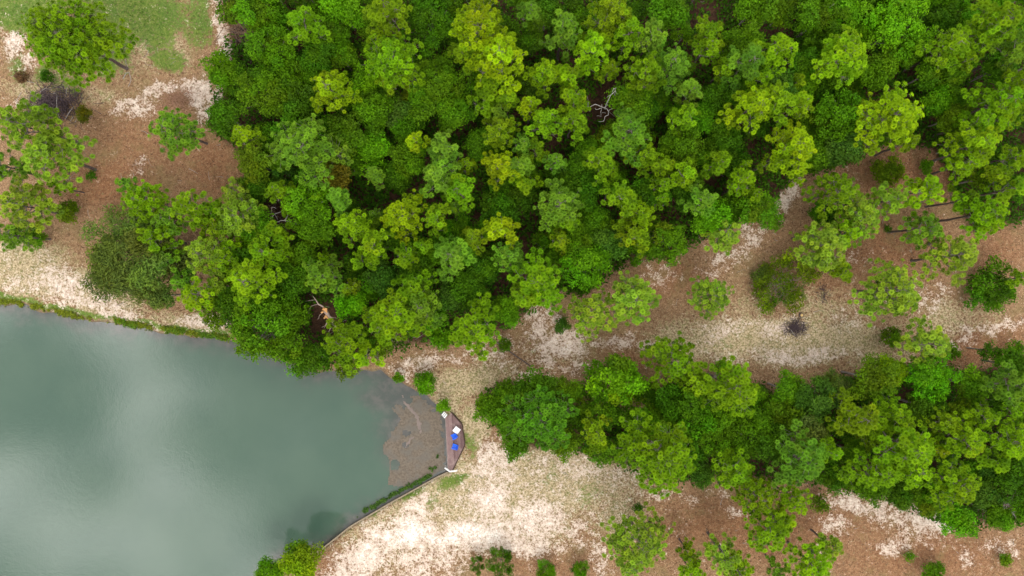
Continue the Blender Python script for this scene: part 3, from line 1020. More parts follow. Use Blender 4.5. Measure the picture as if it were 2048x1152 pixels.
PINE_LIST = [
    # the open ground on the left
    (345, 255, 52, 'b'), (48, 250, 62, 'p'), (95, 312, 62, 'p'), (8, 335, 40, 'b'), (44, 415, 56, 'p'), (18, 470, 34, 'b'), (120, 375, 16, 'l'),
    (288, 404, 46, 'l'), (382, 413, 42, 'g'), (312, 478, 44, 'g'), (345, 525, 30, 'b'), (404, 508, 48, 'p'), (440, 458, 32, 'g'), (468, 385, 34, 'p'), (478, 430, 50, 'p'), (508, 565, 50, 'l'),
    (390, 590, 40, 'l'), (438, 575, 26, 'p'), (551, 388, 28, 'g'), (552, 472, 28, 'g'), (562, 507, 22, 'g'), (484, 276, 26, 'l'), (572, 420, 14, 'g'),
    (340, 440, 34, 'b'), (425, 428, 30, 'g'), (450, 522, 34, 'g'), (470, 498, 28, 'l'), (520, 505, 30, 'g'), (360, 560, 26, 'b'), (412, 455, 26, 'l'), (255, 372, 22, 'b'),
    # top row and middle of the wood
    (604, 298, 64, 'b'), (607, 45, 36, 'g'), (767, 24, 52, 'o'), (790, 112, 58, 'g'), (666, 178, 44, 'y'), (780, 165, 26, 'o'), (962, 58, 60, 'y'), (1000, 118, 56, 'y'), (935, 105, 36, 'o'),
    (1056, 22, 28, 'b'), (1126, 62, 38, 'b'), (1189, 92, 40, 'l'), (1255, 68, 32, 'g'), (1300, 78, 32, 'b'), (1290, 150, 40, 'g'), (1337, 130, 42, 'b'), (1085, 150, 34, 'l'), (1133, 150, 28, 'l'),
    (1143, 196, 32, 'l'), (976, 170, 26, 'g'), (1011, 190, 24, 'g'), (966, 208, 27, 'g'), (1000, 224, 22, 'b'), (1000, 255, 34, 'o'), (1060, 214, 24, 'y'), (1092, 246, 32, 'g'), (1146, 243, 32, 'g'), (1220, 132, 24, 'o'),
    (1222, 32, 46, 'o'), (1420, 62, 32, 'o'), (1412, 98, 28, 'g'), (1310, 78, 26, 'b'), (1493, 122, 40, 'b'), (1555, 100, 36, 'l'), (1520, 160, 30, 'l'), (1450, 135, 24, 'g'), (1687, 108, 52, 'l'), (1640, 135, 20, 'g'), (1785, 14, 20, 'l'),
    (1380, 186, 28, 'b'), (1366, 238, 32, 'g'), (1502, 215, 46, 'y'), (1560, 205, 36, 'g'), (1604, 212, 28, 'l'), (1582, 172, 22, 'g'), (1470, 240, 24, 'o'), (1588, 296, 50, 'y'), (1545, 320, 24, 'o'), (1775, 228, 64, 'y'), (1740, 285, 24, 'o'), (1820, 285, 22, 'o'),
    (1891, 95, 42, 'g'), (1920, 130, 26, 'g'), (1990, 45, 50, 'g'), (1955, 80, 36, 'g'), (2035, 100, 36, 'b'), (2030, 160, 30, 'g'), (1998, 205, 46, 'l'), (1955, 240, 30, 'g'), (2040, 225, 28, 'o'), (1952, 296, 50, 'l'), (1930, 330, 26, 'o'), (2030, 310, 28, 'o'),
    (835, 288, 24, 'y'), (886, 305, 36, 'b'), (878, 352, 38, 'b'), (922, 380, 34, 'g'), (1000, 334, 36, 'y'), (1040, 330, 28, 'b'), (1044, 286, 24, 'b'), (1070, 303, 24, 'g'), (1106, 328, 24, 'b'), (1045, 365, 26, 'g'), (925, 330, 20, 'o'),
    (1256, 268, 48, 'b'), (1202, 330, 34, 'o'), (1283, 318, 32, 'g'), (1318, 330, 26, 'o'), (1225, 345, 22, 'g'), (1430, 322, 28, 'g'), (1369, 345, 30, 'l'), (1491, 330, 13, 'l'), (1404, 402, 32, 'b'), (1488, 368, 28, 'l'), (1505, 392, 22, 'g'), (1318, 372, 22, 'g'),
    (749, 354, 22, 'b'), (638, 388, 14, 'l'), (678, 406, 28, 'b'), (752, 428, 14, 'b'), (697, 458, 34, 'l'), (812, 432, 42, 'y'), (878, 436, 32, 'g'), (748, 486, 32, 'l'), (806, 508, 28, 'g'), (850, 486, 22, 'g'), (650, 510, 13, 'l'), (725, 520, 20, 'g'),
    (914, 418, 15, 'b'), (1008, 458, 34, 'y'), (952, 482, 28, 'o'), (900, 518, 40, 'b'), (1020, 510, 34, 'b'), (1115, 405, 48, 'b'), (1135, 440, 28, 'g'), (1240, 392, 36, 'g'), (1278, 427, 32, 'l'), (1318, 402, 22, 'g'), (1244, 448, 20, 'o'), (1272, 478, 32, 'o'), (1120, 482, 24, 'o'),
    # pond side of the wood
    (652, 552, 38, 'b'), (700, 572, 20, 'o'), (798, 625, 56, 'l'), (846, 612, 44, 'b'), (824, 578, 40, 'g'), (765, 650, 34, 'l'), (955, 655, 50, 'g'), (1077, 562, 52, 'g'), (1050, 590, 28, 'o'), (687, 692, 44, 'g'), (696, 655, 12, 'l'), (735, 705, 26, 'l'),
    # the clearing on the right
    (1702, 408, 34, 'p'), (1692, 468, 34, 'l'), (1640, 520, 26, 'p'), (1815, 600, 34, 'p'),
    (1262, 604, 56, 'p'), (1185, 630, 48, 'p'), (1448, 468, 42, 'p'), (1420, 590, 46, 'p'), (1674, 382, 48, 'o'), (1776, 402, 40, 'p'), (1850, 380, 42, 'l'), (1655, 490, 52, 'p'), (1730, 440, 46, 'p'), (1690, 540, 26, 'o'), (1618, 470, 20, 'p'), (1845, 455, 40, 'b'),
    (1906, 515, 54, 'p'), (1788, 584, 66, 'p'), (1968, 428, 44, 'l'), (1920, 400, 24, 'o'), (1862, 688, 52, 'p'), (2010, 380, 28, 'o'), (1990, 350, 22, 'o'), (2040, 560, 22, 'g'),
    # the lower wood
    (1078, 840, 62, 'd'), (1197, 858, 30, 'o'), (1196, 890, 20, 'o'), (1308, 910, 70, 'g'), (1348, 725, 54, 'g'), (1472, 772, 54, 'g'), (1395, 765, 36, 'g'), (1320, 700, 26, 'p'),
    (1712, 828, 40, 'o'), (1780, 836, 42, 'g'), (1748, 868, 30, 'o'), (1812, 892, 56, 'g'), (1929, 884, 44, 'l'), (1880, 850, 30, 'o'), (1752, 938, 46, 'g'), (1826, 940, 42, 'l'), (1600, 915, 52, 'b'), (1650, 905, 26, 'g'), (1918, 965, 46, 'g'), (1865, 905, 22, 'y'),
    (2016, 878, 42, 'l'), (2022, 772, 38, 'b'), (1972, 835, 30, 'g'), (2040, 830, 24, 'g'), (1980, 920, 26, 'g'),
    # along the bottom edge
    (1470, 942, 38, 'g'), (1510, 992, 46, 'o'), (1590, 1002, 36, 'l'), (1540, 1060, 50, 'g'), (1565, 1045, 30, 'l'), (1284, 1085, 68, 'p'), (1262, 1125, 34, 'p'), (1450, 1110, 42, 'p'), (1476, 1138, 36, 'l'), (1625, 1130, 52, 'l'), (1660, 1090, 26, 'p'), (1380, 1110, 22, 'o'), (1385, 1150, 26, 'l'), (1560, 1140, 22, 'b'),
]
for t in PINE_LIST:
    low = 0.8 if t in ((1420, 590, 46, 'p'), (1448, 468, 42, 'p')) else None
    pine(*t, hfac=low)

WILLOW = broad_proto(910, 5.9, 7.5, 12, .46, .26, 1.0, .7, 4, .22, up=.35, rough=1.3, lr=(.14, .26))
plant(WILLOW, 264, 522, 108, 'w', "broadleaf_tree", "tree", "broad-leaved trees of the wood", "wide feathery grey-green tree on the pond bank", squash=1.1)
POND_TREE = broad_proto(911, 5.2, 9, 10, .34, .6, 1.05, .75, 4, .25, rough=1.2, lr=(.12, .25))
plant(POND_TREE, 545, 640, 88, 'g', "broadleaf_tree", "tree", "broad-leaved trees of the wood", "big dense green tree leaning out over the pond's upper bank")
LIT_TWO_TONE = broad_proto(912, 3.7, 8, 7, .34, .65, 1.2, .85, 4, .18, rough=.7, lr=(.16, .32))
OLIVE = broad_proto(913, 4.0, 3.0, 10, .26, .55, .75, .48, 3, .07, rough=1.1, lr=(.13, .24))
DARK_BUSH = broad_proto(914, 3.3, 3.4, 8, .30, .55, .95, .6, 3, .07, rough=1.0, lr=(.15, .28))
plant(LIT_TWO_TONE, 1228, 760, 62, 'l', "broadleaf_tree", "tree", "broad-leaved trees of the wood", "bright two-tone tree, lit boughs tinted yellow, dark soil beside it", bough_tone={0: 'y', 1: 'y', 4: 'g', 5: 'g'}, spin=4.6)  # yellow sunlight put into the leaf colour of some boughs

BROAD_LIST = [
    (1202, 812, 30, 'g'), (1172, 842, 22, 'g'), (1228, 815, 26, 'd'), (1300, 800, 30, 'g'), (1255, 835, 30, 'g'), (1215, 835, 24, 'd'), (1330, 835, 34, 'g'), (1165, 815, 26, 'g'),
    (470, 600, 40, 'd'), (425, 612, 30, 'o'), (455, 545, 30, 'd'), (520, 455, 40, 'g'), (500, 525, 34, 'd'), (330, 590, 34, 'w'), (440, 640, 22, 'o'),
    (532, 30, 48, 'g'), (470, 30, 30, 'o'), (690, 28, 46, 'l'), (549, 112, 48, 'g'), (455, 150, 40, 'g'), (532, 183, 54, 'g'), (732, 172, 38, 'l'), (685, 118, 40, 'g'), (455, 235, 44, 'd'), (748, 228, 44, 'g'), (838, 215, 44, 'g'), (878, 164, 48, 'g'), (862, 42, 54, 'd'), (520, 75, 30, 'g'),
    (640, 120, 38, 'd'), (610, 215, 44, 'd'), (700, 280, 46, 'g'), (745, 300, 40, 'l'), (520, 330, 40, 'o'), (600, 230, 30, 'd'), (672, 360, 40, 'r'), (620, 420, 48, 'l'), (640, 470, 40, 'g'), (800, 355, 34, 'd'), (905, 230, 40, 'g'), (1000, 420, 44, 'd'), (1090, 30, 44, 'd'), (1060, 90, 30, 'd'),
    (1500, 25, 44, 'g'), (1629, 44, 50, 'g'), (1687, 34, 40, 'l'), (1786, 62, 60, 'l'), (1333, 30, 46, 'g'), (1560, 30, 34, 'o'), (1665, 234, 54, 'g'), (1687, 188, 40, 'g'), (1866, 208, 38, 'l'), (1672, 298, 46, 's'), (1355, 300, 48, 'g'), (1990, 140, 44, 'd'), (1370, 380, 40, 'd'), (1500, 420, 44, 'g'), (1320, 480, 48, 'g'), (1255, 215, 44, 'g'), (1285, 225, 36, 'd'), (1160, 345, 44, 'd'), (1190, 440, 40, 'g'), (1440, 275, 40, 'd'), (1460, 420, 36, 'd'), (1600, 140, 34, 'd'), (1850, 150, 40, 'g'), (1740, 150, 44, 'g'),
    (1172, 528, 54, 'l'), (940, 580, 44, 'd'), (905, 590, 36, 's'), (710, 610, 34, 'l'), (770, 560, 40, 's'), (830, 540, 40, 'd'), (970, 540, 40, 'd'), (632, 716, 42, 'd'), (600, 720, 30, 'g'), (590, 560, 44, 'd'), (610, 520, 40, 'g'), (1010, 620, 34, 'g'), (700, 735, 24, 'o'),
    (988, 818, 40, 'g'), (1077, 776, 46, 'd'), (1128, 780, 32, 'g'), (1030, 880, 38, 'g'), (1128, 880, 36, 'o'), (1198, 900, 30, 'g'), (1293, 835, 36, 'g'), (1398, 815, 54, 'g'), (1440, 860, 48, 'g'), (1500, 850, 50, 'g'), (1360, 870, 40, 'd'), (1290, 780, 24, 'd'), (1340, 800, 40, 'd'), (1160, 780, 22, 'g'), (1145, 840, 30, 'd'),
    (1615, 796, 48, 's'), (1566, 778, 40, 'g'), (1660, 766, 36, 'w'), (1732, 756, 46, 'o'), (1776, 742, 34, 'y'), (1848, 752, 48, 'l'), (1935, 768, 44, 'g'), (2015, 728, 36, 'd'), (1600, 860, 44, 'w'), (1912, 838, 38, 'o'), (2015, 950, 50, 'd'), (1908, 1034, 40, 'l'), (1985, 1026, 34, 'g'), (1540, 880, 40, 'd'), (1680, 850, 36, 'd'), (1840, 810, 40, 'd'), (1690, 960, 30, 'g'), (1790, 985, 34, 'd'), (1850, 1000, 34, 'g'), (1960, 985, 34, 's'), (2040, 1010, 34, 'g'), (1970, 700, 22, 'd'),
    (1380, 915, 26, 'd'), (1270, 860, 26, 'd'), (1240, 900, 24, 'g'),
]
for t in BROAD_LIST:
    broad(*t, bough_tone={0: 'l', 2: 'o'} if t[3] == 'g' and (t[0] + t[1]) % 3 == 0 else None)

SHRUB_LIST = [
    (850, 768, 26, 'l', "largest of three round bright green shrubs on the pond bank"), (797, 755, 14, 'l', "smallest of three round bright green shrubs, out in the pond water"), (887, 812, 18, 'l', "round bright green shrub touching the upper end of the jetty"), (884, 676, 28, 'l', "bright glossy shrub at the wood's edge above the sandy strip"),
    (92, 152, 15, 'd', "dark green shrub under the lawn pine, beside white sand"), (42, 155, 15, 'n', "round brown withered bush below the white sand by the lawn"), (170, 228, 20, 'r', "olive and rust bush beside the charred brush heap"), (182, 350, 13, 'd', "lone dark sapling on red needle litter near the leaning trunks"), (68, 474, 28, 'g', "dark shrub on the bank below the leftmost pines"), (30, 468, 20, 'g', "pale low shrub at the left edge above the bank"),
    (1563, 564, 62, 'o', "wide olive bush streaked with grey lichen in the clearing"), (1985, 575, 52, 'd', "broad dark green bush by the right edge of the clearing"), (1776, 342, 36, 'o', "yellowish bush between two patches of red needle litter"), (1851, 334, 18, 'g', "small dark shrub on red litter near the upper right"), (1776, 458, 10, 'd', "tiny dark sapling on red litter in the right clearing"), (1647, 430, 34, 'd', "dark shrub half under the pale clearing pines"), (1786, 674, 24, 'o', "small olive shrub beside a pale pine on the track"),
    (1125, 652, 20, 's', "dark blue-green shrub beside pale pines on white sand"), (1275, 1015, 13, 'd', "small dark sapling above the big pine at the bottom"), (1641, 1008, 20, 'o', "olive shrub at the edge of the speckled sand"), (1002, 1128, 32, 'g', "ragged green shrub at the bottom edge below white sand"), (1092, 1145, 24, 'g', "green shrub cut by the bottom edge, second from the pond"), (1160, 1142, 20, 'l', "pale green shrub at the bottom edge beside the big pine"), (1404, 952, 28, 's', "blue-green bush in shade on the lower wood's edge"), (1818, 1112, 13, 'g', "low straggly plant on red litter in the bottom right"), (1870, 1150, 30, 'g', "green bush cut by the bottom edge below the speckled sand"), (2010, 1120, 15, 'o', "thin olive bush in the bottom right corner"),
    (1905, 704, 18, 'g', "small thin shrub on red soil by the track"), (135, 425, 26, 'o', "thin shrub under a trunk on the left"), (955, 1130, 16, 'g', "small sprig at the bottom edge beside the ragged shrub"),
    (600, 1122, 42, 'y', "yellow-green tree on the bank at the pond's bottom edge"), (545, 1142, 30, 'l', "pale green tree over the pond at the bottom edge"), (1010, 690, 16, 'g', "low green bush at the wood's edge near the slim pole"),
    (1165, 575, 22, 'd', "dark bush at the wood's edge above the pale pines"), (1445, 735, 20, 'g', "small bush in front of the lower wood beside the track"), (1545, 440, 22, 'g', "low bush at the wood's edge where the sandy track bends"), (2030, 700, 20, 'g', "bush by the right edge between track and lower wood"), (1690, 770, 22, 's', "low blue-green bush along the lower wood's track edge"),
]
for (u, v, r_, tone, lab) in SHRUB_LIST:
    if lab.startswith(("yellow-green tree", "pale green tree")):
        broad(u, v, r_ * 1.1, tone, lab, bough_tone={1: 'g', 3: 'l'})
    elif r_ > 45:
        plant(OLIVE if r_ > 60 else DARK_BUSH, u, v, r_ * 1.08, tone, "shrub", "shrub", "shrubs and bushes", lab, bough_tone={2: 'w', 5: 'g', 7: 'w', 9: 'y'} if r_ > 60 else {3: 'g', 6: 'g'})
    elif v > 1125 and u < 1200:
        plant(OLIVE if u < 1050 else DARK_BUSH, u, v, r_, tone, "shrub", "shrub", "shrubs and bushes", lab, hfac=1.5 if u < 1050 else 1.1, bough_tone={1: 'd', 4: 'l', 6: 'l'})
    else:
        shrub(u, v, r_, tone, lab)

# fill the lower storey of both woods where nothing stands yet
GAPS = [(1228, 175, 34), (1108, 282, 26), (1425, 270, 22), (885, 272, 26), (792, 395, 22), (1048, 55, 26), (1085, 415, 26), (1425, 365, 18), (800, 165, 18), (505, 62, 36), (655, 640, 34), (555, 440, 36), (1210, 215, 34),
        (1420, 945, 26), (1430, 345, 16), (1800, 790, 20), (775, 565, 14), (1120, 215, 14), (2000, 1005, 30), (690, 500, 12), (600, 640, 10), (1010, 480, 14)]
FILL_TONES = 'dddggggggglogs'
frng = np.random.default_rng(5)
n_fill = 0
for _ in range(6000):
    if n_fill >= 174:
        break
    u, v = frng.uniform(440, 2075), frng.uniform(-25, 1060)
    if not (inside(WOOD1, u, v) or inside(WOOD2, u, v)):
        continue
    e = min(seg_dist(WOOD1, np.array(u), np.array(v), True), seg_dist(WOOD2, np.array(u), np.array(v), True))
    if e < 16 or any(math.hypot(u - a, v - b) < c * (1.05 if c >= 30 else .6) + 22 for a, b, c in GAPS):
        continue
    r_ = frng.uniform(22, 44)
    if any(math.hypot(u - t['u'], v - t['v']) < (0.46 if t['cat'] == 'tree' else 0.30) * (r_ + t['r']) for t in THINGS):
        continue
    broad(u, v, r_, FILL_TONES[frng.integers(0, len(FILL_TONES))])
    n_fill += 1


# ------------------------------------------------------------------ dead wood
def branch_px(mb, pts, r0, r1, sides=5, mat=0, jit=0.0, rng=RNG):
    """A branch through (u, v, height) points."""
    p = np.array([G(*q) for q in pts])
    q = []
    for a, b in zip(p[:-1], p[1:]):
        q += [a, (a + b) / 2 + rng.uniform(-1, 1, 3) * jit]
    q.append(p[-1])
    tube(mb, q, np.linspace(r0, r1, len(q)), sides, mat)


def thing_at(name, x, y, z, label, cat, group=None):
    e = bpy.data.objects.new(name, None)
    COL.objects.link(e)
    e.location = (x, y, z)
    tag(e, label, cat, group)
    return e


def child(name, mb, parent, mats, smooth=True, color=None, kind=None, label=None):
    o = obj(name, mb.mesh(name, mats, smooth), parent, color=color)
    x, y, z = (parent.location if parent.parent is None else (0, 0, 0))
    o.location = (-x, -y, -z) if parent.parent is None else (0, 0, 0)
    if kind:
        o["kind"] = kind
    if label:
        o["label"] = label
    return o


def zoomed(x0, y0, k):
    return lambda a, b, h: (x0 + a / k, y0 + b / k, h)


bx, by = g(1210, 216)
dead = thing_at("dead_tree", bx, by, 0, "bare silver-grey dead tree standing in a dark gap in the wood", "dead tree")
Z = zoomed(1120, 150, 7.68)
mb = MB()
branch_px(mb, [(1210, 217, -.2), (1211, 217, 3), Z(690, 500, 6.2)], .16, .1, 7, jit=.05)
child("trunk", mb, dead, [M['grey_wood']])
for pts in ([(690, 500, 6.2), (740, 390, 6.8), (775, 310, 7.2), (850, 245, 7.6), (862, 200, 7.8), (820, 205, 8.0), (800, 260, 8.0)], [(640, 490, 6.2), (540, 450, 6.6), (460, 495, 6.4), (380, 490, 6.2), (260, 490, 5.6)],
            [(690, 510, 6.2), (745, 560, 6.6), (742, 615, 6.7), (690, 640, 6.8), (668, 710, 6.6), (590, 715, 6.4)], [(830, 280, 7.4), (885, 380, 7.0), (880, 395, 6.8), (810, 415, 6.2)], [(640, 510, 6.2), (632, 640, 5.6), (560, 630, 5.2)],
            [(745, 560, 6.6), (800, 515, 7.0)], [(640, 505, 6.2), (550, 530, 6.5), (545, 510, 6.7)], [(460, 495, 6.4), (458, 560, 6.2)], [(690, 510, 6.2), (720, 470, 6.9), (735, 460, 7.2)], [(645, 500, 6.2), (645, 450, 6.8)],
            [(850, 245, 7.6), (890, 295, 7.4)], [(775, 310, 7.2), (715, 345, 6.8)], [(430, 490, 6.3), (420, 320, 5.2)], [(700, 585, 6.0), (640, 580, 5.7)], [(745, 560, 6.6), (840, 640, 5.4)]):
    mb = MB()
    w = .062 if len(pts) > 4 else .036
    branch_px(mb, [Z(690, 500, 6.2)] + [Z(*p) for p in pts] if pts[0][:2] in ((640, 490), (690, 500), (690, 510)) else [Z(*p) for p in pts], w, .025, 5, jit=.10)
    child("branch", mb, dead, [M['grey_wood']])

Z = zoomed(600, 580, 5.76)
bx, by = g(665, 655)
fallen = thing_at("broken_tree", bx, by, 0, "snapped tree with raw orange split wood by the pond", "broken tree")
mb = MB()
branch_px(mb, [Z(285, 235, 5.2), Z(330, 300, 4.8), Z(385, 375, 4.2), Z(440, 470, 2.5), Z(520, 600, -.1)], .26, .15, 8, jit=.05)
child("trunk", mb, fallen, [M['pink_wood']])
for pts, w in (([(385, 378, 4.2), (450, 400, 4.2), (560, 412, 3.6)], .10), ([(330, 300, 4.8), (380, 320, 4.9), (430, 326, 4.6)], .08), ([(385, 390, 4.1), (355, 435, 3.8), (325, 500, 3.0)], .09), ([(290, 215, 5.2), (215, 165, 5.6), (180, 110, 5.8), (140, 60, 5.4)], .12), ([(215, 165, 5.6), (130, 185, 5.0), (100, 270, 4.2)], .04), ([(270, 250, 5.0), (225, 290, 4.4), (205, 340, 3.8)], .04), ([(310, 340, 4.5), (300, 390, 3.8), (280, 440, 3.0)], .05), ([(180, 110, 5.8), (60, 130, 5.0)], .03), ([(300, 190, 5.2), (345, 200, 4.8)], .04), ([(340, 330, 4.6), (300, 400, 4.4), (250, 430, 4.0)], .035)):
    mb = MB()
    branch_px(mb, [Z(*p) for p in pts], w, .025, 5, jit=.08)
    child("branch", mb, fallen, [M['pink_wood']])
for pts, w in (([(262, 212, 5.5), (290, 235, 5.35), (312, 268, 5.2)], .24), ([(300, 210, 5.5), (305, 235, 5.4), (300, 262, 5.2)], .17), ([(245, 262, 5.1), (272, 250, 5.25), (296, 246, 5.3)], .12), ([(290, 300, 5.05), (312, 318, 5.05), (335, 332, 4.9)], .19), ([(280, 325, 4.8), (300, 312, 4.95)], .10)):
    mb = MB()
    branch_px(mb, [Z(*p) for p in pts], w, .05, 6, jit=.06)
    child("splinter", mb, fallen, [M['orange_wood']], label="fresh orange split wood")


def brush_heap(name, u, v, ru, rv, n, label, mats, length=1.3, hmax=.9, r=.022, seed=1, limbs=()):
    rr = np.random.default_rng(seed)
    x, y = g(u, v)
    e = thing_at(name, x, y, 0, label, "brush heap", "heaps of cut and dead brush")
    for mi, (mat, share) in enumerate(mats):
        mb = MB()
        for i in range(int(n * share)):
            q = rr.normal(0, .45, 2)
            a = rr.uniform(0, 6.28)
            L = length * rr.uniform(.5, 1.3)
            c = np.array((x + q[0] * ru * 1.1 / PX, y + q[1] * rv * 1.1 / PX, hmax * rr.uniform(.08, 1) * math.exp(-(q @ q) * 1.2) + .03))
            d = np.array((math.cos(a), math.sin(a), rr.uniform(-.25, .3))) * L / 2
            k = rr.uniform(-.15, .15, 3) * L
            tube(mb, [c - d, c + k, c + d], [r * 1.3, r, r * .4], 4, 0, False)
        child("twigs", mb, e, [M[mat]], kind="stuff")
    for pts, w, mat in limbs:
        mb = MB()
        branch_px(mb, pts, w, w * .4, 6, jit=.05)
        child("limb", mb, e, [M[mat]])
    return e


brush_heap("brush_heap", 112, 210, 52, 34, 420, "charred purple-grey brush heap with pale stems by the leaning pines", [('dark_wood', .95), ('grey_wood', .05)], 1.6, 1.2, .03, 3,
           [([(113, 236, .4), (114, 215, 1.2), (114, 192, 1.3)], .05, 'grey_wood'), ([(131, 238, .3), (140, 222, 1.0), (148, 212, 1.1)], .045, 'grey_wood'), ([(120, 236, .3), (116, 226, .9)], .04, 'grey_wood'), ([(141, 243, .2), (147, 232, .6)], .04, 'grey_wood'), ([(150, 244, .2), (155, 234, .6)], .035, 'grey_wood')])
Z = zoomed(440, 10, 10.475)
brush_heap("brush_heap", 505, 66, 46, 52, 320, "brown brush heap with a peeled yellow limb at the wood's edge", [('brown_wood', .6), ('dark_wood', .4)], 1.8, 1.6, .03, 4,
           [([Z(575, 270, 2.4), Z(650, 370, 2.5), Z(720, 470, 2.4), Z(765, 590, 2.0)], .10, 'yellow_wood'), ([Z(800, 590, 2.2), Z(760, 680, 2.2), Z(690, 770, 1.9), Z(650, 830, 1.6)], .07, 'brown_wood'), ([Z(900, 640, 1.9), Z(970, 715, 2.1)], .06, 'brown_wood'), ([Z(770, 700, 2.0), Z(775, 800, 1.8), Z(740, 940, 1.4)], .05, 'brown_wood'), ([Z(700, 720, 2.0), Z(600, 820, 1.6), Z(530, 880, 1.3)], .04, 'brown_wood')])
Z = zoomed(500, 380, 11.52)
brush_heap("brush_heap", 552, 442, 30, 40, 90, "tangle of bare grey branches among pines, wood's left side", [('brown_wood', .5), ('dark_wood', .5)], 1.3, 2.0, .025, 5,
           [([Z(460, 660, 5.5), Z(540, 580, 5.8), Z(640, 530, 5.6), Z(780, 480, 5.2)], .06, 'grey_wood'), ([Z(640, 740, 5.0), Z(700, 705, 5.4), Z(800, 705, 5.6), Z(900, 715, 5.4), Z(970, 755, 5.2), Z(1150, 800, 4.6)], .08, 'grey_wood'), ([Z(800, 695, 5.6), Z(850, 640, 5.8), Z(880, 575, 5.8)], .05, 'grey_wood'), ([Z(480, 760, 4.8), Z(530, 820, 4.8), Z(605, 860, 4.8), Z(680, 835, 5.0), Z(830, 855, 4.4)], .06, 'grey_wood'), ([Z(605, 860, 4.8), Z(612, 930, 4.6), Z(595, 980, 4.4)], .045, 'grey_wood'), ([Z(595, 985, 4.4), Z(500, 970, 4.2), Z(430, 990, 4.0)], .03, 'grey_wood'), ([Z(500, 400, 5.2), Z(490, 500, 5.3), Z(470, 660, 5.2)], .035, 'pink_wood'), ([Z(500, 400, 5.2), Z(560, 405, 5.4), Z(620, 440, 5.2)], .035, 'grey_wood'), ([Z(580, 580, 5.6), Z(620, 650, 5.4), Z(650, 700, 5.0)], .04, 'grey_wood'), ([Z(910, 290, 5.6), Z(915, 390, 5.4), Z(1020, 380, 5.2)], .035, 'grey_wood')])
brush_heap("brush_heap", 356, 200, 36, 22, 110, "rusty brown brush pile beside white sand above a pine", [('rust_wood', 1.0)], 1.1, .45, .03, 6)
brush_heap("brush_heap", 1590, 656, 22, 16, 240, "dark twig heap with one white stick on straw-coloured grass", [('dark_wood', 1.0)], .8, .5, .022, 7, [([(1582, 660, .45), (1587, 668, .5), (1592, 672, .3)], .045, 'grey_wood')])
brush_heap("brush_heap", 1645, 588, 16, 18, 40, "thin dark litter heap beside the wide olive bush", [('dark_wood', 1.0)], .7, .25, .02, 8)
brush_heap("brush_heap", 2004, 1008, 50, 26, 150, "dead grey brush lying in the dark lower right wood", [('grey_wood', .6), ('brown_wood', .4)], 2.0, 1.8, .022, 9,
           [([(1976, 981, 2.2), (1995, 990, 2.3), (2012, 1000, 2.0)], .05, 'pink_wood'), ([(1990, 990, 2.2), (2015, 995, 2.2), (2030, 1004, 2.0)], .045, 'grey_wood'), ([(2000, 992, 2.2), (1990, 1010, 1.9)], .03, 'grey_wood')])
brush_heap("brush_heap", 1556, 574, 30, 26, 110, "grey lichen-covered twigs spilling out of the wide olive bush", [('grey_wood', 1.0)], 1.1, 3.4, .016, 10)
brush_heap("brush_heap", 782, 666, 46, 20, 110, "dead twigs hanging between the pines by the pond", [('brown_wood', .6), ('grey_wood', .4)], 1.5, 3.0, .02, 11)

mb = MB()
branch_px(mb, [(246, 158, .15), (252, 146, .2), (258, 145, .25), (262, 160, .2), (256, 174, .1)], .05, .03, 5, jit=.03)
o = obj("fallen_stick", mb.mesh("fallen_stick", [M['grey_wood']], True))
tag(o, "bent white stick lying below the lawn pine's trunk", "stick")
mb = MB()
branch_px(mb, [(984, 678, 1.2), (1010, 696, .7), (1035, 714, .4), (1062, 733, .15)], .10, .07, 6, jit=.02)
branch_px(mb, [(1045, 721, .3), (1032, 740, .15)], .03, .02, 4)
o = obj("fallen_pole", mb.mesh("fallen_pole", [M['bark']], True))
tag(o, "slim dark fallen trunk lying across the sandy ground", "log")
sx, sy = g(1602, 630)
stump = thing_at("tree_stump", sx, sy, 0, "small sawn stump ringed with bark, above the dark twig heap", "stump")
mb = MB()
tube(mb, [(sx, sy, -.1), (sx, sy, .12), (sx + .01, sy, .24)], [.36, .31, .29], 12)
child("bark_ring", mb, stump, [M['bark']])
mb = MB()
tube(mb, [(sx, sy, .1), (sx + .01, sy, .255)], [.20, .20], 12)
child("sawn_face", mb, stump, [M['yellow_wood']])
for i, (a, b, lab) in enumerate([([(432, 78, .1), (450, 50, .12), (456, 40, .1)], .035, "grey stick on the sandy strip near the brown brush heap")]):
    mb = MB()
    branch_px(mb, a, b, b * .6, 5, jit=.02)
    tag(obj("fallen_stick", mb.mesh("fallen_stick", [M['brown_wood']], True)), lab, "stick")

# ------------------------------------------------------------------ jetty with its furniture
DECK_Z = 0.30
deck_px = [(891.6, 835.7), (896.8, 942.0), (903.5, 942.0), (927.8, 892.0), (928.5, 886.0), (922.6, 849.0), (902.0, 826.0)]
deck = [g(u, v, DECK_Z) for u, v in deck_px]        # counter-clockwise
A, B = np.array(deck[0]), np.array(deck[1])
along = (B - A) / np.linalg.norm(B - A)
across = np.array((-along[1], along[0]))
jx, jy = deck[1]
jetty = thing_at("jetty", jx, jy, WATER_Z, "weathered red-brown timber jetty at the pond's corner", "jetty")
w = 0.185
for k in range(14):
    lo, hi = k * w + 0.006, (k + 1) * w - 0.008
    strip = [tuple(A + across * lo - along * 4), tuple(A + across * lo + along * 14), tuple(A + across * hi + along * 14), tuple(A + across * hi - along * 4)]
    p = clip_poly(strip, deck)
    if len(p) < 3:
        continue
    mb = MB()
    dz = RNG.uniform(-.004, .004)
    prism(mb, p, DECK_Z - .04 + dz, DECK_Z + dz)
    child("plank", mb, jetty, [M['planks']], False)


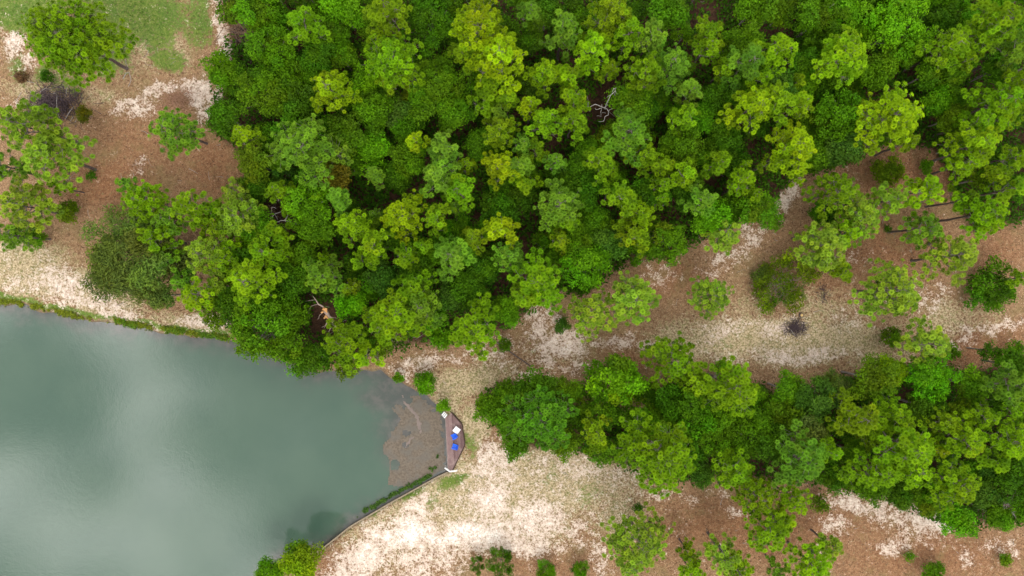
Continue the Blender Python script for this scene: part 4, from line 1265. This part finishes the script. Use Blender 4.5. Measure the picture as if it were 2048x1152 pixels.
def board_between(mb, p, q, wd, z0, z1):
    p, q = np.array(p), np.array(q)
    d = (q - p) / np.linalg.norm(q - p)
    n = np.array((-d[1], d[0])) * wd / 2
    prism(mb, [tuple(p - n), tuple(q - n), tuple(q + n), tuple(p + n)], z0, z1)


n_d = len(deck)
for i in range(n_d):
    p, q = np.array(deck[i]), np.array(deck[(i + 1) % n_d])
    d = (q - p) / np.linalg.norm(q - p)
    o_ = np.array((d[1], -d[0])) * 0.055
    mb = MB()
    if i in (0, 1):
        board_between(mb, p + o_ * .75 + d * .02, q + o_ * .75 - d * .02, .065, DECK_Z - .20, DECK_Z + .012)
        child("edge_strip", mb, jetty, [M['edge_pale']], False)
    elif i != 6:  # darker, wider strip along the deck's landward edges
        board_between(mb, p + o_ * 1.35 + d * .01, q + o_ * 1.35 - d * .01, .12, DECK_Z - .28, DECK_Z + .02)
        child("edge_strip", mb, jetty, [M['edge_dark']], False)
for t in np.linspace(.04, .96, 7):
    mb = MB()
    p = A + (B - A) * t + across * .03
    poly = clip_poly([tuple(p - along * .03), tuple(p + along * .03), tuple(p + along * .03 + across * 3), tuple(p - along * .03 + across * 3)], deck)
    if len(poly) > 2:
        prism(mb, poly, DECK_Z - .20, DECK_Z - .045)
        child("joist", mb, jetty, [M['edge_dark']], False)
for t in (0.02, .26, .5, .74, .97):
    mb = MB()
    p = A + (B - A) * t + across * .12
    tube(mb, [(p[0], p[1], -1.2), (p[0], p[1], DECK_Z - .06)], .08, 8)
    child("post", mb, jetty, [M['edge_dark']])


def rotz(a):
    c, s = math.cos(a), math.sin(a)
    return np.array(((c, -s, 0), (s, c, 0), (0, 0, 1)))


def tilty(a):
    c, s = math.cos(a), math.sin(a)
    return np.array(((c, 0, s), (0, 1, 0), (-s, 0, c)))


def lounge_chair(u, v, face, mat, name, label, group=None):
    """A slatted garden chair with a fan back, facing the direction face (radians); +x is forward."""
    x, y = g(u, v, DECK_Z + .4)
    e = bpy.data.objects.new(name, None)
    COL.objects.link(e)
    e.location = (x, y, DECK_Z)
    e.rotation_euler = (0, 0, face)
    e.scale = (.86, .86, .9)
    tag(e, label, "chair", group)

    def part(nm, mb):
        return obj(nm, mb.mesh(nm, [M[mat]]), e)
    for i in range(5):                       # seat slats, sloping back
        mb = MB()
        xx = .28 - i * .115
        box(mb, (xx, 0, .36 - (0.28 - xx) * .22), (.10, .52, .022), 0, 0, tilty(-.2))
        part("seat_slat", mb)
    for i in range(5):                       # fan of back slats
        mb = MB()
        yy = (i - 2) * .105
        L = .78 - abs(i - 2) * .07
        T = tilty(-.42) @ np.array(((1, 0, 0), (0, math.cos(-(i - 2) * .07), -math.sin(-(i - 2) * .07)), (0, math.sin(-(i - 2) * .07), math.cos(-(i - 2) * .07))))
        box(mb, np.array((-.24, yy, .22)) + T @ np.array((0, 0, L / 2)), (.022, .098, L), 0, 0, T)
        part("back_slat", mb)
    for s in (-1, 1):
        mb = MB()
        box(mb, (.04, s * .33, .56), (.66, .13, .025))
        part("armrest", mb)
        mb = MB()
        box(mb, (.30, s * .30, .274), (.09, .03, .548))
        part("leg", mb)
        mb = MB()
        box(mb, (-.10, s * .275, .19), (.80, .03, .11), 0, 0, tilty(-.26))
        part("leg", mb)
    mb = MB()
    box(mb, (-.415, 0, .60), (.03, .60, .07))
    part("back_rail", mb)
    return e


lounge_chair(908, 873, math.radians(205), 'blue', "garden_chair", "blue slatted garden chair on the jetty beside the white table", "blue chairs on the jetty")
lounge_chair(909.2, 893.5, math.radians(160), 'blue', "garden_chair", "blue slatted garden chair farther from the white table", "blue chairs on the jetty")
tx, ty = g(913.2, 860.5, DECK_Z + .45)
tab = bpy.data.objects.new("side_table", None)
COL.objects.link(tab)
tab.location = (tx, ty, DECK_Z)
tab.rotation_euler = (0, 0, math.radians(-38))
tag(tab, "square white slatted table on the jetty", "table")
for i in range(6):
    mb = MB()
    box(mb, ((i - 2.5) * .125, 0, .452), (.118, .74, .028))
    obj("table_slat", mb.mesh("table_slat", [M['white']]), tab)
for sx_ in (-1, 1):
    mb = MB()
    box(mb, (0, sx_ * .30, .408), (.62, .05, .05))
    obj("apron", mb.mesh("apron", [M['white']]), tab)
    for sy_ in (-1, 1):
        mb = MB()
        box(mb, (sx_ * .33, sy_ * .32, .215), (.05, .07, .43))
        obj("leg", mb.mesh("leg", [M['white']]), tab)

lx, ly = g(888.6, 830.2, .5)
lad = bpy.data.objects.new("step_stand", None)
COL.objects.link(lad)
lad.location = (lx, ly, -.7)
lad.rotation_euler = (0, 0, math.radians(-38))
lad.scale = (.85, .85, .95)
tag(lad, "small white stepped stand at the jetty's upper end under a shrub", "step stand")
for i, (xx, zz) in enumerate(((-.24, .95), (0.0, 1.12), (.25, 1.30))):
    mb = MB()
    box(mb, (xx, 0, zz), (.17 if i else .2, .58, .035))
    obj("tread", mb.mesh("tread", [M['white']]), lad)
for s in (-1, 1):
    mb = MB()
    box(mb, (0, s * .31, 1.10), (.78, .04, .10), 0, 0, tilty(-.58))
    obj("side_rail", mb.mesh("side_rail", [M['white']]), lad)
    for xx, hh in ((-.28, .92), (.30, 1.28)):
        mb = MB()
        box(mb, (xx, s * .27, hh / 2 - .05), (.05, .035, hh))
        obj("leg", mb.mesh("leg", [M['white']]), lad)

ex, ey = g(899.5, 943.5, .9)
rail = thing_at("white_railing", ex, ey, 0, "two white rails meeting in a V at the jetty's lower tip", "railing")
RZ = .95
ends = [g(889, 936, RZ), g(899.5, 943.6, RZ), g(914.5, 941.8, RZ)]
for a, b, dz in ((0, 1, 0), (1, 2, .012)):
    mb = MB()
    board_between(mb, ends[a], ends[b], .10, RZ - .035 + dz, RZ + dz)
    child("top_rail", mb, rail, [M['white']], False)
    mb = MB()
    board_between(mb, ends[a], ends[b], .04, RZ - .52 + dz, RZ - .42 + dz)
    child("lower_rail", mb, rail, [M['white']], False)
for i in range(3):
    mb = MB()
    p = np.array(ends[i]) * .94 + np.array(ends[1]) * .06
    box(mb, (p[0], p[1], (RZ - .04 - .9) / 2), (.09, .09, RZ - .04 + .9))
    child("post", mb, rail, [M['white']], False)

# ------------------------------------------------------------------ timber bulkhead along the lower shore
wall_px = [(896, 944.5), (876, 953.5), (780, 1006.5), (700, 1053.5), (660, 1085.5), (640, 1101), (606, 1109), (556, 1123), (520, 1161)]
wx, wy = g(*wall_px[0])
bulk = thing_at("timber_bulkhead", wx, wy, WATER_Z, "low timber bulkhead edging the pond's lower right shore", "retaining wall")
pts = [np.array(g(u, v, .06)) for u, v in wall_px]
for p, q in zip(pts[:-1], pts[1:]):
    L = np.linalg.norm(q - p)
    n = max(1, round(L / 2.4))
    for i in range(n):
        a, b = p + (q - p) * (i / n), p + (q - p) * ((i + 1) / n)
        d = (b - a) / np.linalg.norm(b - a)
        mb = MB()
        board_between(mb, a + d * .012, b - d * .012, .16, .0 + RNG.uniform(-.01, .01), .07 + RNG.uniform(-.01, .01))
        child("cap_board", mb, bulk, [M['wall_wood']], False)
        nrm = np.array((-d[1], d[0])) * -.05
        mb = MB()
        board_between(mb, a + d * .01 + nrm * 0, b - d * .01, .06, -1.0, -.012)
        child("sheet_board", mb, bulk, [M['edge_dark']], False)
        mb = MB()
        m_ = a + d * .1
        tube(mb, [(m_[0] - d[1] * .0, m_[1], -1.2), (m_[0], m_[1], -.016)], .07, 7)
        child("pile", mb, bulk, [M['edge_dark']])

# ------------------------------------------------------------------ ground cover
def blade_template(seed, n=7):
    r = np.random.default_rng(seed)
    v, f = [], []
    for i in range(n):
        th = r.uniform(0, 6.28)
        c, s = math.cos(th), math.sin(th)
        h, w_, o_ = r.uniform(.5, 1.0), r.uniform(.07, .12), r.uniform(.35, .9)
        b = len(v)
        v += [(-s * w_, c * w_, 0), (s * w_, -c * w_, 0), (c * o_ * .5 - s * w_ * .8, s * o_ * .5 + c * w_ * .8, h * .75), (c * o_ * .5 + s * w_ * .8, s * o_ * .5 - c * w_ * .8, h * .75), (c * o_, s * o_, h * .8)]
        f += [(b, b + 1, b + 3), (b, b + 3, b + 2), (b + 2, b + 3, b + 4)]
    return np.array(v), np.array(f)


BLADES = [blade_template(i) for i in range(3)]


def scatter(name, pts, size, color, kind="stuff", tint=None, mat='blades'):
    mb = MB()
    x, y = pts[:, 0], pts[:, 1]
    z = ground_z(x, y)
    which = RNG.integers(0, 3, len(pts))
    for w_ in range(3):
        s_ = which == w_
        k = s_.sum()
        stamp(mb, *BLADES[w_], np.stack((x[s_], y[s_], np.maximum(z[s_], WATER_Z) - .02), -1), np.array((0, 0, 1.0)) + RNG.normal(0, .15, (k, 3)), size * RNG.uniform(.6, 1.3, k), RNG, 0, None if tint is None else tint[s_])
    o = obj(name, mb.mesh(name, [M[mat]]), color=color)
    return tag(o, kind=kind)


def sample(n, fn, u0=-10, u1=2058, v0=-10, v1=1162):
    u, v = RNG.uniform(u0, u1, n), RNG.uniform(v0, v1, n)
    keep = RNG.random(n) < fn(u, v)
    return np.stack(((u[keep] - 1024) / PX, (576 - v[keep]) / PX), -1), u[keep], v[keep]


land = lambda u, v: shore_distance((u - 1024) / PX, (576 - v) / PX) > .3
no_deck = lambda u, v: ~((u > 885) & (u < 932) & (v > 822) & (v < 948))
p_, _, _ = sample(60000, lambda u, v: blobs(GRASS_B, u, v) ** 1.5 * .55 * land(u, v) * no_deck(u, v))
scatter("green_grass", p_, .17, (0.095, 0.175, 0.022))
p_, _, _ = sample(60000, lambda u, v: blobs(DRY_B, u, v) ** 2 * .36 * land(u, v) * no_deck(u, v) * (fbm(u, v, 40, 3) > .42))
scatter("dry_grass", p_, .17, (0.27, 0.225, 0.095))


def line_pts(line, n, wd):
    pts = np.array(line, float)
    seg = np.linalg.norm(np.diff(pts, axis=0), axis=1)
    cum = np.concatenate(([0], np.cumsum(seg)))
    t = RNG.uniform(0, cum[-1], n)
    u, v = np.interp(t, cum, pts[:, 0]), np.interp(t, cum, pts[:, 1])
    return np.stack((u + RNG.normal(0, wd, n), v + RNG.normal(0, wd, n)), -1)


uv = line_pts([(-15, 601), (60, 611), (120, 625), (190, 637), (260, 648), (350, 661), (455, 676)], 1700, 3.2)
uv = uv[(fbm(uv[:, 0], uv[:, 1], 26, 9) > .40)]
pp = np.stack(((uv[:, 0] - 1024) / PX, (576 - uv[:, 1]) / PX), -1)
scatter("shore_grass", pp, .30, (0.175, 0.215, 0.014))
uv = line_pts([(200, 637), (260, 648), (350, 661), (455, 676)], 500, 3.0)
uv = uv[(fbm(uv[:, 0] + 300, uv[:, 1], 20, 9) > .50)]
pp = np.stack(((uv[:, 0] - 1024) / PX, (576 - uv[:, 1]) / PX), -1)
scatter("shore_weeds", pp, .42, (0.10, 0.20, 0.010))
uv = line_pts([(893, 925), (890, 940), (872, 952), (780, 1000), (715, 1040)], 480, 1.9)
uv = np.concatenate((uv, line_pts([(886, 905), (884, 940), (866, 950)], 260, 4.0)))
uv[:, 0] -= 3
uv[:, 1] -= 5
uv = uv[(fbm(uv[:, 0], uv[:, 1], 22, 19) > .43)]
pp = np.stack(((uv[:, 0] - 1024) / PX, (576 - uv[:, 1]) / PX), -1)
scatter("water_weeds", pp, .34, (0.060, 0.135, 0.018))


def undergrowth():
    """Ferns and saplings too small to tell apart under both woods."""
    mb = MB()
    u, v = RNG.uniform(430, 2090, 27000), RNG.uniform(-40, 1080, 27000)
    k = inside(WOOD1, u, v) | inside(WOOD2, u, v)
    k &= fbm(u, v, 46, 33) > .22
    for a, b, c in GAPS:
        k &= np.hypot(u - a, v - b) > c * (1.0 if c >= 30 else .6)
    u, v = u[k], v[k]
    x, y = (u - 1024) / PX, (576 - v) / PX
    n = len(x)
    z = ground_z(x, y)
    m = 6
    tv = KITE_V * np.array((.22, .45, .45))
    P = np.repeat(np.stack((x, y, z), -1), m, 0) + np.stack((RNG.normal(0, .32, n * m), RNG.normal(0, .32, n * m), RNG.uniform(.25, 1.5, n * m)), -1)
    stamp(mb, tv, KITE_F, P, np.array((0, 0, 1.0)) + RNG.normal(0, .5, (n * m, 3)), RNG.uniform(.7, 1.4, n * m), RNG)
    o = obj("undergrowth", mb.mesh("undergrowth", [M['leaves']]), color=(0.042, 0.115, 0.006))
    return tag(o, kind="stuff")


undergrowth()


def twig_litter():
    """Small fallen twigs and limbs strewn over the open ground."""
    mb = MB()
    rr = np.random.default_rng(77)
    n = 0
    while n < 520:
        u, v = rr.uniform(-10, 2058), rr.uniform(-10, 1160)
        x, y = (u - 1024) / PX, (576 - v) / PX
        if float(shore_distance(np.array([x]), np.array([y]))[0]) < .6 or (885 < u < 935 and 820 < v < 950):
            continue
        n += 1
        a, L, w_ = rr.uniform(0, 6.28), rr.uniform(.35, 1.3), rr.uniform(.014, .034)
        z = float(ground_z(x, y)[0]) + w_
        d = np.array((math.cos(a), math.sin(a), 0)) * L / 2
        c = np.array((x, y, z))
        tube(mb, [c - d, c + np.array((-d[1], d[0], .04)) * rr.uniform(-.3, .3), c + d], [w_, w_ * .8, w_ * .4], 4, int(rr.integers(0, 2)), False)
    return tag(obj("twig_litter", mb.mesh("twig_litter", [M['brown_wood'], M['grey_wood']])), kind="stuff")


twig_litter()

# ------------------------------------------------------------------ labels for the trees
LANDMARKS = [("the silver-grey dead tree", 1210, 215), ("the snapped orange trunk", 655, 640), ("the bare grey branch tangle", 555, 440), ("the brown brush heap", 505, 62), ("the jetty", 910, 885),
             ("the bright two-tone tree", 1228, 760), ("the dark twig heap", 1590, 655), ("the wide olive bush", 1563, 564), ("the broad dark bush", 1985, 575), ("the feathery grey-green tree", 255, 520), ("the lawn pine", 144, 74),
             ("the golden yellow pine", 666, 178), ("the large lemon-yellow pine", 962, 58), ("the wide golden pine", 1775, 228), ("the small yellow pine", 1000, 334), ("the rust-tinged tree", 672, 360),
             ("the bend of the sandy track", 1580, 400), ("the pond-side leaning tree", 545, 640), ("the slim fallen trunk", 1030, 712), ("the speckled sand patch", 1740, 1020), ("the top right corner", 2048, 0), ("the bottom right corner", 2048, 1152),
             ("the pond-side sand", 835, 728), ("the charred brush heap", 112, 210), ("the big blue-grey pine", 604, 298), ("the dark blue-green pine", 1078, 840), ("the big pine at the bottom", 1284, 1085), ("the yellow-tipped pine", 1588, 296), ("the pale feathery pine", 1448, 468), ("the grey dead brush", 2004, 1008), ("the olive-yellow tree", 1776, 742)]
HAND = {(666, 178): "golden yellow pine, brightest in the upper left wood", (962, 58): "large lemon-yellow pine with many round tufts at the top edge", (1775, 228): "wide golden pine crown above the red needle litter", (1000, 334): "small bright yellow pine in the middle of the wood",
        (672, 360): "rust-tinged broad-leaved tree among green ones in the wood", (604, 298): "big blue-grey pine with forked bare limbs, left of the wood's centre", (1078, 840): "dark blue-green pine rising from the shrubs nearest the jetty", (1284, 1085): "big round pine on red litter at the bottom edge", (1588, 296): "yellow-tipped pine overhanging the mouth of the sandy track", (1448, 468): "pale feathery young pine over the bend of the sandy track", (1776, 742): "olive-yellow tree on the lower wood's track edge"}
TONE_W = dict(pine=dict(g="mid-green", y="yellow-green", b="blue-green", l="bright green", d="dark green", o="olive green", p="pale green"), tree=dict(g="green", l="bright green", d="dark green", o="olive", w="grey-green", y="yellow-green", s="blue-green", r="rusty", n="brown"))
used = set()


def where(t):
    """Place words of a tree: nearest landmarks first."""
    for (nm, a, b) in sorted(LANDMARKS, key=lambda L: math.hypot(L[1] - t['u'], L[2] - t['v'])):
        du, dv = t['u'] - a, t['v'] - b
        dist = math.hypot(du, dv)
        if dist < 6:
            continue
        an = math.degrees(math.atan2(-dv, du)) % 360
        dr = ["right of", "above and right of", "above", "above and left of", "left of", "below and left of", "below", "below and right of"][int((an + 22.5) // 45) % 8]
        yield ("just " if dist < 70 else "well " if dist > 150 else "") + dr + " " + nm


for t in THINGS:
    lab = t['label'] or HAND.get((t['u'], t['v']))
    if not lab:
        c = 'pine' if t['cat'] == 'pine' else 'tree'
        tw = TONE_W[c][t['tone']]
        size = "small" if t['r'] < 28 else "large" if t['r'] > 46 else "mid-sized"
        noun = "pine" if c == 'pine' else "leafy tree"
        opts = [f"{size} {tw} {noun} {w_}" for w_ in list(where(t))[:5]]
        lab = next((q for q in opts if q not in used), None)
        k = 2
        while lab is None:
            q = opts[0].replace(noun, f"{['', '', 'second', 'third', 'fourth', 'fifth', 'sixth'][k]} {noun}")
            lab = q if q not in used else None
            k += 1
    assert lab not in used, lab
    used.add(lab)
    t['o']['label'] = lab
print("things planted", len(THINGS), "fill", n_fill)
